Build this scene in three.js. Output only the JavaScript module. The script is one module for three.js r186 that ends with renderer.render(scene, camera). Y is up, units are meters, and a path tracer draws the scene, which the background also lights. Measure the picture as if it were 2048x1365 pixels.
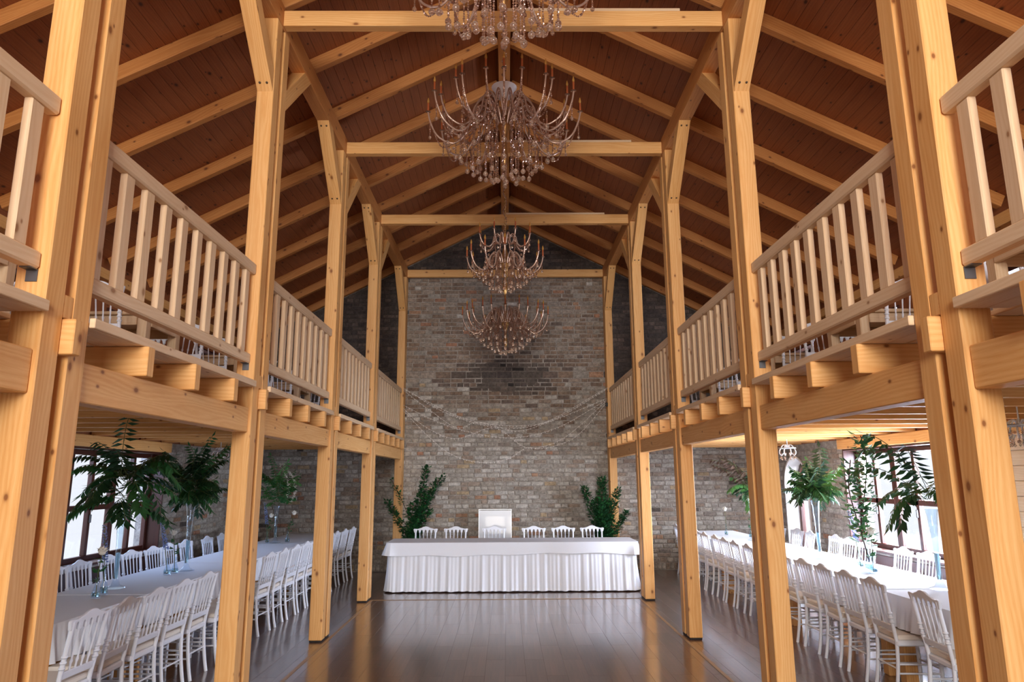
import * as THREE from 'three';
import { mergeGeometries } from 'three/addons/utils/BufferGeometryUtils.js';
import { RectAreaLightUniformsLib } from 'three/addons/lights/RectAreaLightUniformsLib.js';

// ---------------------------------------------------------------- camera, sky, lights, exposure
const scene = new THREE.Scene();
const camera = new THREE.PerspectiveCamera(52.55, 2048 / 1365, 0.05, 200);
camera.position.set(0.011, 2.0, 0);
camera.rotation.order = 'YXZ';
camera.rotation.set(0.1958, -0.0089, -0.0054);
scene.add(camera);
const renderer = new THREE.WebGLRenderer({ antialias: true });
renderer.toneMapping = THREE.LinearToneMapping;
renderer.toneMappingExposure = 1.0;
renderer.shadowMap.enabled = true;
renderer.shadowMap.type = THREE.PCFSoftShadowMap;
RectAreaLightUniformsLib.init();
scene.background = new THREE.Color(1.0, 1.05, 1.15);           // bright overcast sky

// daylight standing in the openings of the building (d is the distance in front of the camera, z = -d)
function daylight(name, x, y, d, w, h, tx, ty, td, color, intensity) {
  const l = new THREE.RectAreaLight(color, intensity, w, h);
  l.name = name; l.position.set(x, y, -d); l.lookAt(tx, ty, -td); scene.add(l);
  return l;
}
daylight('gable_daylight', 0, 4.75, -7.5, 4.5, 3.6, 0, 4.75, 0, 0xfffbf8, 37);
daylight('entrance_daylight', 0, 1.25, -7.5, 2.3, 2.3, 0, 1.25, 0, 0xfff3e2, 5);
for (const [d0, d1, right, left] of [[8.9, 12.4, 105, 21], [1.5, 5.0, 30, 8]]) {  // nearer entry: fill light for the unseen side windows added by the entrance
  const m = (d0 + d1) / 2;
  daylight('window_daylight', 7.75, 3.35, m, d1 - d0 + 0.4, 2.1, 4.2, 0.75, m, 0xd8e5ff, right);
  daylight('window_daylight', -7.75, 3.35, m, d1 - d0 + 0.4, 2.1, -4.2, 0.75, m, 0xadccff, left);
}
daylight('window_daylight', 6.95, 1.75, 10.65, 3.7, 1.9, 2.5, 1.2, 11.6, 0xdde8ff, 54);
daylight('arch_daylight', 7.5, 2.7, 14.3, 1.1, 2.2, 4.6, 0.6, 14.0, 0xe2ecff, 85);
for (const [d, k] of [[2.2, 15], [5.0, 8], [7.9, 3], [10.8, 1.6], [13.8, 1.6]]) for (const s of [-1, 1])
  daylight('gallery_daylight', s * 6.8, 4.15, d, 1.25, 0.85, 0, 4.0, d, 0xf6f7ff, k);

// ---------------------------------------------------------------- helpers
let seedState = 20240611;
function rnd() { seedState = (seedState + 0x6d2b79f5) | 0; let t = Math.imul(seedState ^ (seedState >>> 15), 1 | seedState); t = (t + Math.imul(t ^ (t >>> 7), 61 | t)) ^ t; return ((t ^ (t >>> 14)) >>> 0) / 4294967296; }
const rr = (a, b) => a + (b - a) * rnd();
const pick = (a) => a[Math.floor(rnd() * a.length)];
const V = (x, y, z) => new THREE.Vector3(x, y, z);
const taken = new Map();
function numbered(n) { const k = taken.get(n) || 0; taken.set(n, k + 1); return k ? n + '_' + String(k).padStart(3, '0') : n; }
function shade(o) { o.traverse((m) => { if (m.isMesh) { m.castShadow = true; m.receiveShadow = true; } }); return o; }
function tag(o, label, category, group) { o.userData.label = label; o.userData.category = category; if (group) o.userData.group = group; return o; }
function thing(name, label, category, x, y, d, turn = 0, group) {
  const g = new THREE.Group(); g.name = numbered(name); g.position.set(x, y, -d); g.rotation.y = turn; tag(g, label, category, group); scene.add(g); return g;
}
function struct(name, label, category) { const g = new THREE.Group(); g.name = name; g.userData = { kind: 'structure', label, category }; scene.add(g); return g; }
function part(parent, name, geo, mat, x = 0, y = 0, z = 0) {
  const m = new THREE.Mesh(geo, mat); m.name = name; m.position.set(x, y, z); m.castShadow = m.receiveShadow = true; parent.add(m); return m;
}
function single(name, label, category, geo, mat, group) { const m = new THREE.Mesh(geo, mat); m.name = numbered(name); m.castShadow = m.receiveShadow = true; tag(m, label, category, group); scene.add(m); return m; }
function copyOf(root, x, y, d, turn, label, group) {
  const c = root.clone(); c.name = numbered(root.name.replace(/_\d{3}$/, '')); c.userData = { ...root.userData }; c.position.set(x, y, -d); c.rotation.y = turn;
  if (label) c.userData.label = label; if (group) c.userData.group = group; scene.add(c); return c;
}
function geom(pos, uv, col) {
  const g = new THREE.BufferGeometry(); g.setAttribute('position', new THREE.Float32BufferAttribute(pos, 3));
  if (uv) g.setAttribute('uv', new THREE.Float32BufferAttribute(uv, 2));
  if (col) g.setAttribute('color', new THREE.Float32BufferAttribute(col, 3));
  g.computeVertexNormals(); return g;
}
// box with chamfered edges, centred at (cx, cy, cz); grain runs along its longest side; texture covers 2 m x 0.5 m
function cbox(w, h, l, c = 0.006, cx = 0, cy = 0, cz = 0, ou = rnd(), ov = rnd()) {
  const s = [w / 2, h / 2, l / 2]; c = Math.min(c, s[0] * 0.45, s[1] * 0.45, s[2] * 0.45);
  const L = s.indexOf(Math.max(...s)); const pos = [], uv = [];
  const P = (sx, sy, sz, a) => { const p = [sx * (s[0] - (a === 0 ? 0 : c)), sy * (s[1] - (a === 1 ? 0 : c)), sz * (s[2] - (a === 2 ? 0 : c))]; return p; };
  const put = (ps, ax) => {
    const o = [(ps[0][0] + ps[1][0] + ps[2][0]), (ps[0][1] + ps[1][1] + ps[2][1]), (ps[0][2] + ps[1][2] + ps[2][2])];
    const e1 = ps[1].map((v, i) => v - ps[0][i]), e2 = ps[2].map((v, i) => v - ps[0][i]);
    const n = [e1[1] * e2[2] - e1[2] * e2[1], e1[2] * e2[0] - e1[0] * e2[2], e1[0] * e2[1] - e1[1] * e2[0]];
    const q = n[0] * o[0] + n[1] * o[1] + n[2] * o[2] < 0 ? ps.slice().reverse() : ps;
    const tri = q.length === 4 ? [0, 1, 2, 0, 2, 3] : [0, 1, 2];
    for (const i of tri) {
      const p = q[i]; pos.push(p[0] + cx, p[1] + cy, p[2] + cz);
      const oth = [0, 1, 2].filter((k) => k !== L);
      if (ax === L) uv.push(p[oth[0]] / 2 + ou, p[oth[1]] / 0.5 + ov);
      else { const k = oth[0] === ax ? oth[1] : oth[0]; uv.push(p[L] / 2 + ou, (p[k] + (ax === oth[0] ? 0.23 : 0)) / 0.5 + ov); }
    }
  };
  for (let a = 0; a < 3; a++) for (const g of [-1, 1]) {
    const b = (a + 1) % 3, d = (a + 2) % 3, f = (i, j) => { const t = [0, 0, 0]; t[a] = g; t[b] = i; t[d] = j; return P(t[0], t[1], t[2], a); };
    put([f(-1, -1), f(1, -1), f(1, 1), f(-1, 1)], a);
  }
  for (let a = 0; a < 3; a++) { const b = (a + 1) % 3, d = (a + 2) % 3;
    for (const i of [-1, 1]) for (const j of [-1, 1]) { const f = (k, ax) => { const t = [0, 0, 0]; t[a] = k; t[b] = i; t[d] = j; return P(t[0], t[1], t[2], ax); };
      put([f(-1, b), f(1, b), f(1, d), f(-1, d)], b); } }
  for (const i of [-1, 1]) for (const j of [-1, 1]) for (const k of [-1, 1]) put([P(i, j, k, 0), P(i, j, k, 1), P(i, j, k, 2)], 0);
  return geom(pos, uv);
}
// box between two corners given as x, y, d(istance) ranges, in world space
const wbox = (x0, x1, y0, y1, d0, d1, c) => cbox(x1 - x0, y1 - y0, d1 - d0, c, (x0 + x1) / 2, (y0 + y1) / 2, -(d0 + d1) / 2);
// prism: polygon of [d, y] points pushed from x0 to x1; grain along dir
function prism(pts, x0, x1, dir) {
  const pos = [], uv = [], len = Math.hypot(...dir), t = [dir[0] / len, dir[1] / len], n = pts.length, ou = rnd(), ov = rnd();
  let area = 0; for (let i = 0; i < n; i++) { const a = pts[i], b = pts[(i + 1) % n]; area += a[0] * b[1] - a[1] * b[0]; }
  const q = area > 0 ? pts : pts.slice().reverse();
  const put = (x, p, side) => { pos.push(x, p[1], -p[0]); const al = p[0] * t[0] + p[1] * t[1], ac = -p[0] * t[1] + p[1] * t[0]; uv.push(al / 2 + ou, (side ? x : ac) / 0.5 + ov); };
  for (let i = 1; i < n - 1; i++) { for (const k of [0, i, i + 1]) put(x1, q[k], false); for (const k of [0, i + 1, i]) put(x0, q[k], false); }
  for (let i = 0; i < n; i++) { const a = q[i], b = q[(i + 1) % n]; put(x1, a, true); put(x0, a, true); put(x0, b, true); put(x1, a, true); put(x0, b, true); put(x1, b, true); }
  return geom(pos, uv);
}
function strip(g) { const h = g.index ? g.toNonIndexed() : g; for (const k of Object.keys(h.attributes)) if (!['position', 'normal', 'uv'].includes(k)) h.deleteAttribute(k); return h; }
const merge = (list) => mergeGeometries(list.map(strip), false);
const tube = (pts, r, seg = 24, rad = 6) => new THREE.TubeGeometry(new THREE.CatmullRomCurve3(pts), seg, r, rad, false);
const lathe = (prof, seg = 16) => new THREE.LatheGeometry(prof.map(([r, y]) => new THREE.Vector2(r, y)), seg);
function moved(g, x, y, z, rx = 0, ry = 0, rz = 0, s = 1) { const m = new THREE.Matrix4().compose(V(x, y, z), new THREE.Quaternion().setFromEuler(new THREE.Euler(rx, ry, rz)), Array.isArray(s) ? V(...s) : V(s, s, s)); return g.clone().applyMatrix4(m); }

// ---------------------------------------------------------------- textures
function hash(x, y, s) { let h = Math.imul(x, 374761393) ^ Math.imul(y, 668265263) ^ Math.imul(s, 1442695041); h = Math.imul(h ^ (h >>> 13), 1274126177); return ((h ^ (h >>> 16)) >>> 0) / 4294967296; }
function vnoise(x, y, px, py, s) {
  const xi = Math.floor(x), yi = Math.floor(y), fx = x - xi, fy = y - yi, u = fx * fx * (3 - 2 * fx), v = fy * fy * (3 - 2 * fy);
  const w = (i, p) => ((i % p) + p) % p, a = hash(w(xi, px), w(yi, py), s), b = hash(w(xi + 1, px), w(yi, py), s), c = hash(w(xi, px), w(yi + 1, py), s), d = hash(w(xi + 1, px), w(yi + 1, py), s);
  return a + (b - a) * u + (c - a) * v + (a - b - c + d) * u * v;
}
function texture(W, H, f, srgb = true) {
  const data = new Uint8Array(W * H * 4);
  for (let j = 0; j < H; j++) for (let i = 0; i < W; i++) { const c = f(i / W, j / H, i, j), k = (j * W + i) * 4; data[k] = c[0] * 255; data[k + 1] = c[1] * 255; data[k + 2] = c[2] * 255; data[k + 3] = 255; }
  const t = new THREE.DataTexture(data, W, H); t.wrapS = t.wrapT = THREE.RepeatWrapping; t.magFilter = THREE.LinearFilter; t.minFilter = THREE.LinearMipmapLinearFilter; t.generateMipmaps = true;
  if (srgb) t.colorSpace = THREE.SRGBColorSpace; t.needsUpdate = true; return t;
}
const knots = []; for (let i = 0; i < 7; i++) knots.push([rnd(), rnd(), rr(0.35, 0.95)]);
function pineTone(u, v) {           // 0 pale spring wood .. 1 dark ring, plus knot darkness; tile is 2 m x 0.5 m
  let bend = 0, dark = 0;
  for (const [ku, kv, ks] of knots) {
    let du = u - ku, dv = v - kv; du -= Math.round(du); dv -= Math.round(dv); du *= 2; dv *= 0.5;
    const r = Math.hypot(du * 0.62, dv) / (0.0125 * ks);
    if (r < 12) { bend += Math.exp(-r * 0.35) * 0.035 * Math.sign(dv || 1); dark = Math.max(dark, r < 1 ? 1 : Math.exp(-(r - 1) * 1.6)); }
  }
  const w = v + bend + (vnoise(u * 4, v * 4, 4, 4, 3) - 0.5) * 0.07;
  const ring = 0.5 + 0.5 * Math.sin(w * 2 * Math.PI * 15 + vnoise(u * 3, v * 8, 3, 8, 5) * 16 + vnoise(u * 7, v * 20, 7, 20, 6) * 3);
  const fine = vnoise(u * 40, w * 240, 40, 240, 7), coarse = vnoise(u * 3, v * 7, 3, 7, 11);
  return [ring * 0.38 + fine * 0.3 + coarse * 0.42, dark];
}
const lerp3 = (a, b, t) => [a[0] + (b[0] - a[0]) * t, a[1] + (b[1] - a[1]) * t, a[2] + (b[2] - a[2]) * t];
function pineMap(light, darkC, knotC, amount, knotAmount) {
  return texture(1024, 512, (u, v) => { const [g, k] = pineTone(u, v); return lerp3(lerp3(light, darkC, Math.min(1, g * amount)), knotC, k * knotAmount); });
}
const pineTex = pineMap([0.915, 0.728, 0.48], [0.815, 0.558, 0.28], [0.47, 0.26, 0.10], 0.8, 0.8);
const paleTex = pineMap([0.90, 0.80, 0.665], [0.82, 0.67, 0.495], [0.52, 0.34, 0.2], 0.65, 0.7);
const rafterTex = pineMap([0.80, 0.56, 0.315], [0.68, 0.415, 0.185], [0.36, 0.18, 0.07], 0.9, 0.8);
const roofTex = pineMap([0.63, 0.37, 0.20], [0.51, 0.275, 0.135], [0.2, 0.09, 0.04], 0.9, 0.8);
const pineBump = texture(512, 256, (u, v) => { const [g, k] = pineTone(u, v); const q = Math.min(1, 0.35 + g * 0.4 - k * 0.2); return [q, q, q]; }, false);
const floorTex = texture(1024, 512, (u, v) => {
  const a = vnoise(u * 6, v * 40, 6, 40, 21), b = vnoise(u * 30, v * 220, 30, 220, 22), c = vnoise(u * 3, v * 5, 3, 5, 23), t = a * 0.45 + b * 0.3 + c * 0.35;
  return lerp3([0.29, 0.185, 0.135], [0.43, 0.29, 0.215], t);
});
const grainTex = texture(512, 512, (u, v) => { const n = vnoise(u * 14, v * 14, 14, 14, 31) * 0.45 + vnoise(u * 40, v * 40, 40, 40, 33) * 0.3 + vnoise(u * 120, v * 120, 120, 120, 32) * 0.25, t = 0.62 + 0.5 * n; return [Math.min(1, t), Math.min(1, t * 0.99), Math.min(1, t * 0.975)]; });
const grainBump = texture(256, 256, (u, v) => { const t = vnoise(u * 10, v * 10, 10, 10, 41) * 0.5 + vnoise(u * 45, v * 45, 45, 45, 42) * 0.5; return [t, t, t]; }, false);
const mahoganyTex = texture(512, 256, (u, v) => { const t = vnoise(u * 4, v * 60, 4, 60, 51) * 0.6 + vnoise(u * 20, v * 200, 20, 200, 52) * 0.4; return lerp3([0.20, 0.08, 0.045], [0.33, 0.145, 0.08], t); });
const linenBump = texture(128, 128, (u, v, i, j) => { const t = 0.5 + 0.25 * Math.sin(i * Math.PI / 2) * Math.cos(j * Math.PI / 2) + 0.3 * (vnoise(u * 32, v * 32, 32, 32, 61) - 0.5); return [t, t, t]; }, false);

// ---------------------------------------------------------------- materials
const std = (o) => new THREE.MeshStandardMaterial(o), phys = (o) => new THREE.MeshPhysicalMaterial(o);
const M = {
  pine: std({ map: pineTex, roughness: 0.55, bumpMap: pineBump, bumpScale: 0.0006 }),
  pale: std({ map: paleTex, roughness: 0.6, bumpMap: pineBump, bumpScale: 0.0006 }),
  rafter: std({ map: rafterTex, roughness: 0.55, bumpMap: pineBump, bumpScale: 0.0006 }),
  roof: std({ map: roofTex, roughness: 0.6, bumpMap: pineBump, bumpScale: 0.0005 }),
  deck: std({ map: paleTex, roughness: 0.6 }),
  floorA: phys({ map: floorTex, roughness: 0.31, clearcoat: 1, clearcoatRoughness: 0.16 }),
  floorB: phys({ map: floorTex, color: 0xf0eae6, roughness: 0.33, clearcoat: 1, clearcoatRoughness: 0.17 }),
  floorC: phys({ map: floorTex, color: 0xf8ece4, roughness: 0.3, clearcoat: 1, clearcoatRoughness: 0.15 }),
  subfloor: std({ color: 0x2a1d16, roughness: 0.9 }),
  trim: std({ color: 0x9a7a58, roughness: 0.35 }),
  mortar: std({ color: 0xada49a, roughness: 0.95, map: grainTex, bumpMap: grainBump, bumpScale: 0.004 }),
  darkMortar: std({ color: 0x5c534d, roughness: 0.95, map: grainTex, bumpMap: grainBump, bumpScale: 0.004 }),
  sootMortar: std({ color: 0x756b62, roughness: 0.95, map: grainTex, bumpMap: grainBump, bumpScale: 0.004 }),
  plaster: std({ color: 0xeeeae6, roughness: 0.9 }),
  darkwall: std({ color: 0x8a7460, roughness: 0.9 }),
  mahogany: std({ map: mahoganyTex, roughness: 0.4 }),
  glass: phys({ color: 0xffffff, transmission: 1, thickness: 0, roughness: 0.02, ior: 1.45 }),
  steel: std({ color: 0x6d6f72, metalness: 0.85, roughness: 0.45 }),
  bolt: std({ color: 0x5a4a3a, metalness: 0.8, roughness: 0.4 }),
  iron: std({ color: 0x1c1613, roughness: 0.7 }),
  chairWhite: std({ color: 0xe8ecf4, roughness: 0.38 }),
  cushion: std({ color: 0xe6ddd0, roughness: 0.85 }),
  cloth: std({ color: 0xe4e8ef, roughness: 0.88, bumpMap: linenBump, bumpScale: 0.0004 }),
  vase: phys({ color: 0xf4faff, transmission: 1, thickness: 0, roughness: 0.03, ior: 1.5 }),
  water: phys({ color: 0xbfe0e2, transmission: 1, thickness: 0.05, roughness: 0.02, ior: 1.33 }),
  stem: std({ color: 0x5d6b3a, roughness: 0.8 }),
  twig: std({ color: 0x4a3a28, roughness: 0.9 }),
  leafDark: std({ color: 0x1f4a2a, roughness: 0.5, side: THREE.DoubleSide }),
  leafMid: std({ color: 0x2f6a35, roughness: 0.5, side: THREE.DoubleSide }),
  leafLight: std({ color: 0x4f8a45, roughness: 0.5, side: THREE.DoubleSide }),
  leafBrown: std({ color: 0x5a4434, roughness: 0.6, side: THREE.DoubleSide }),
  petalBlue: std({ color: 0x9fb2e0, roughness: 0.7, side: THREE.DoubleSide }),
  petalWhite: std({ color: 0xf4efe2, roughness: 0.7, side: THREE.DoubleSide }),
  brass: std({ color: 0xc69a62, metalness: 0.9, roughness: 0.32 }),
  arm: std({ color: 0xdcbda8, metalness: 0.55, roughness: 0.26 }),
  candle: std({ color: 0xa8552a, roughness: 0.5 }),
  bulb: phys({ color: 0xe9b863, roughness: 0.08, transmission: 0.55, thickness: 0, ior: 1.45 }),
  bead: std({ color: 0xa9826c, metalness: 0.5, roughness: 0.16 }),
  crystal: phys({ color: 0xe6cdb9, transmission: 0.9, thickness: 0.03, roughness: 0.02, ior: 1.6 }),
  opal: std({ color: 0xe8e4e2, roughness: 0.3 }),
  board: phys({ color: 0xe4e6e8, roughness: 0.12, clearcoat: 1, clearcoatRoughness: 0.03 }),
  alu: std({ color: 0xc9cbcd, metalness: 0.8, roughness: 0.35 }),
  wire: std({ color: 0xd8d0c8, roughness: 0.5 }),
  led: std({ color: 0xfaf6ee, roughness: 0.3 }),
  black: std({ color: 0x111111, roughness: 0.5 }),
  pot: std({ color: 0x3c3a38, roughness: 0.6 }),
};
const ORD = ['first', 'second', 'third', 'fourth', 'fifth', 'sixth', 'seventh', 'eighth', 'ninth', 'tenth', 'eleventh', 'twelfth', 'thirteenth', 'fourteenth', 'fifteenth', 'sixteenth', 'seventeenth', 'eighteenth', 'nineteenth', 'twentieth', 'twenty-first', 'twenty-second', 'twenty-third', 'twenty-fourth'];
const SIDE = { '-1': 'opposite the arched window', '1': 'on the arched-window side' };
const NTH = ['against the brick wall', 'second from the brick wall', 'third from the brick wall', 'fourth from the brick wall', 'fifth from the brick wall', 'sixth from the brick wall'];

// ---------------------------------------------------------------- measured frame of the building (metres)
const ROWS = [0.48, 3.38, 6.30, 9.20, 12.03, 15.56];             // front faces of the post rows
const WP = 2.302, PW = 0.165, PD = 0.155, GAP = 0.075;            // inner face, width, depth of one post, gap
const WALLX = 6.0, WALLD = 15.85, FRONTD = -7.0;
const roofY = (x) => 8.12 - 0.505 * Math.abs(x);                  // underside of the rafters
const SLOPE = Math.atan(0.505), COS = Math.cos(SLOPE);

// ---------------------------------------------------------------- floor
{
  const f = struct('floor', 'dark brown laminate plank floor', 'floor');
  part(f, 'subfloor', wbox(-6.4, 6.4, -0.2, -0.012, FRONTD - 0.4, WALLD + 0.4, 0), M.subfloor);
  const w = 0.214, l = 1.3, mats = [M.floorA, M.floorB, M.floorC], rest = [[], [], []]; let count = 0;
  const shapes = [0, 1, 2, 3, 4, 5].map(() => cbox(w - 0.0014, 0.012, l - 0.0014, 0.0007));
  const list = [];
  for (let i = 0; i < 57; i++) for (let j = 0; j < 19; j++) {
    const x = -6.0 + w * (i + 0.5), d = FRONTD + 0.35 + l * (j + 0.5) + (i % 2) * l / 2;
    if (x > 6.0 || d - l / 2 > WALLD || d < FRONTD) continue;
    const seen = Math.abs(x) < 0.78 * d + 0.3 && d > 6.2, under = Math.abs(x) > 3.9;
    list.push({ x, d, s: seen && !under ? 1 / d : seen ? 0.4 / d : 0 });
  }
  list.sort((a, b) => b.s - a.s);
  for (const p of list) {
    const k = Math.floor(rnd() * 3), tilt = rr(-0.0006, 0.0006), cut = Math.min(l / 2, WALLD - p.d);
    if (p.s > 0 && count < 300 && cut === l / 2) { const m = part(f, 'plank', pick(shapes), mats[k], p.x, -0.006, -p.d); m.rotation.z = tilt; count++; }
    else { const g = cut === l / 2 ? pick(shapes) : cbox(w - 0.0014, 0.012, l / 2 + cut, 0.0007, 0, 0, (l / 2 - cut) / 2); rest[k].push(moved(g, p.x, -0.006, -p.d, 0, 0, tilt)); }
  }
  rest.forEach((r, k) => { const m = part(f, 'plank_field', merge(r), mats[k]); m.userData.kind = 'stuff'; });
  const t = [[wbox(-2.275, -2.235, 0.0005, 0.005, -2, 12.21, 0.002), 'long'], [wbox(2.225, 2.265, 0.0005, 0.005, -2, 12.21, 0.002), 'long'], [wbox(-2.275, 2.265, 0.0005, 0.006, 12.212, 12.245, 0.002), 'cross']];
  t.forEach(([g], i) => { const m = single('trim_' + (i + 1), ['thin joint strip of dance floor along posts opposite the arched window', 'thin joint strip of dance floor along posts by the arched window', 'thin joint strip across the floor before the head table'][i], 'floor trim', g, M.trim); m.userData.kind = 'structure'; });
}

// ---------------------------------------------------------------- brick walls
const TONES = [[190, 183, 172], [180, 173, 163], [198, 192, 182], [174, 166, 155], [186, 177, 164], [210, 205, 197], [204, 198, 190], [172, 156, 141], [166, 147, 131], [182, 136, 110], [184, 146, 119], [194, 172, 140], [156, 145, 135], [104, 94, 86], [52, 46, 43],
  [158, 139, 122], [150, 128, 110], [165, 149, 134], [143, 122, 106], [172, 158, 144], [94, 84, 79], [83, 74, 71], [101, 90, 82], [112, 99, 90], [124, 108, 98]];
const brickMats = TONES.map((c) => std({ color: new THREE.Color(c[0] / 255, c[1] / 255, c[2] / 255).convertSRGBToLinear(), roughness: 0.93, map: grainTex, bumpMap: grainBump, bumpScale: 0.003 }));
const brickMass = std({ vertexColors: true, roughness: 0.93, map: grainTex, bumpMap: grainBump, bumpScale: 0.003 });
const lin = (c) => { const k = new THREE.Color(c[0] / 255, c[1] / 255, c[2] / 255).convertSRGBToLinear(); return [k.r, k.g, k.b]; };
const LIN = TONES.map(lin);
// one brick face: front at z = 0, sides back to z = -depth, in local (u, v, out)
function brickGeo(w, h) {
  w *= rr(0.93, 1.02); h *= rr(0.86, 1.03);
  const b = 0.008, z = 0, a = () => rr(-0.007, 0.007), pos = [], uv = [];
  const F = [[-w / 2 + b + a(), -h / 2 + b + a()], [w / 2 - b + a(), -h / 2 + b + a()], [w / 2 - b + a(), h / 2 - b + a()], [-w / 2 + b + a(), h / 2 - b + a()]], Q = [[-w / 2, -h / 2], [w / 2, -h / 2], [w / 2, h / 2], [-w / 2, h / 2]];
  const o = rnd(), put = (p, k) => { pos.push(p[0], p[1], k); uv.push(p[0] / 0.5 + o, p[1] / 0.5 + o * 7); };
  for (const i of [0, 1, 2, 0, 2, 3]) put(F[i], z);
  for (let i = 0; i < 4; i++) { const j = (i + 1) % 4; put(Q[i], z - 0.012); put(Q[j], z - 0.012); put(F[j], z); put(Q[i], z - 0.012); put(F[j], z); put(F[i], z); put(Q[i], z - 0.03); put(Q[j], z - 0.03); put(Q[j], z - 0.012); put(Q[i], z - 0.03); put(Q[j], z - 0.012); put(Q[i], z - 0.012); }
  return geom(pos, uv);
}
const COURSE = 0.0975, BH = 0.083;
const stretchers = [0, 1, 2, 3, 4, 5, 6, 7].map(() => brickGeo(0.272, BH)), headers = [0, 1, 2, 3, 4, 5, 6, 7].map(() => brickGeo(0.135, BH)), tall = [0, 1, 2].map(() => brickGeo(0.34, 0.155)), soldier = [0, 1, 2].map(() => brickGeo(0.078, 0.15));
function defaultTone() { const q = rnd(); return q < 0.6 ? Math.floor(rnd() * 5) : q < 0.74 ? 5 + Math.floor(rnd() * 2) : q < 0.9 ? 7 + Math.floor(rnd() * 2) : q < 0.935 ? 9 + Math.floor(rnd() * 2) : q < 0.965 ? 11 : q < 0.997 ? 12 : 13; }
// lay bricks over u0..u1, v0..v1; inside(u, v, w) says whether a brick stands; rank gives the visible ones; toWorld places them
function layBricks(parent, u0, u1, v0, v1, inside, rank, place, toneAt, maxParts, tallAt) {
  const all = []; let v = v0, row = 0;
  while (v < v1) {
    let h = COURSE, kind = row % 2 ? 'h' : 's'; if (row === 0 && v0 < 0.01) { h = 0.165; kind = 'o'; } else if (tallAt && v <= tallAt && v + COURSE > tallAt) { h = 0.17; kind = 't'; }
    let u = u0 - (row % 4) * 0.07 - rnd() * 0.04;
    while (u < u1) {
      const k = kind === 'o' ? 'o' : kind === 't' ? 't' : rnd() < (kind === 'h' ? 0.62 : 0.2) ? 'h' : 's', w = { s: 0.272, h: 0.135, t: 0.34, o: 0.078 }[k], cu = u + w / 2, cv = v + h / 2;
      if (inside(cu, cv, w, h)) all.push({ u: cu, v: cv, k, r: rank(cu, cv) }); u += w + 0.0145;
    }
    v += h; row++;
  }
  all.sort((a, b) => b.r - a.r); const pos = [], nor = [], uv = [], col = [];
  all.forEach((b, i) => {
    const g = pick({ s: stretchers, h: headers, t: tall, o: soldier }[b.k]), tone = toneAt(b.u, b.v), out = rr(0, 0.006), m = place(b.u, b.v, out, rr(-0.012, 0.012));
    if (i < maxParts) { const q = new THREE.Mesh(g, brickMats[tone]); q.name = 'brick'; q.castShadow = q.receiveShadow = true; q.applyMatrix4(m); parent.add(q); }
    else {
      const c = g.clone().applyMatrix4(m), t = LIN[tone], s = rr(0.9, 1.08); pos.push(...c.attributes.position.array); nor.push(...c.attributes.normal.array); uv.push(...c.attributes.uv.array);
      for (let n = 0; n < c.attributes.position.count; n++) col.push(t[0] * s, t[1] * s, t[2] * s);
    }
  });
  if (pos.length) { const g = geom(pos, uv, col); g.setAttribute('normal', new THREE.Float32BufferAttribute(nor, 3)); const q = part(parent, 'brick_courses', g, brickMass); q.userData.kind = 'stuff'; }
}
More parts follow.
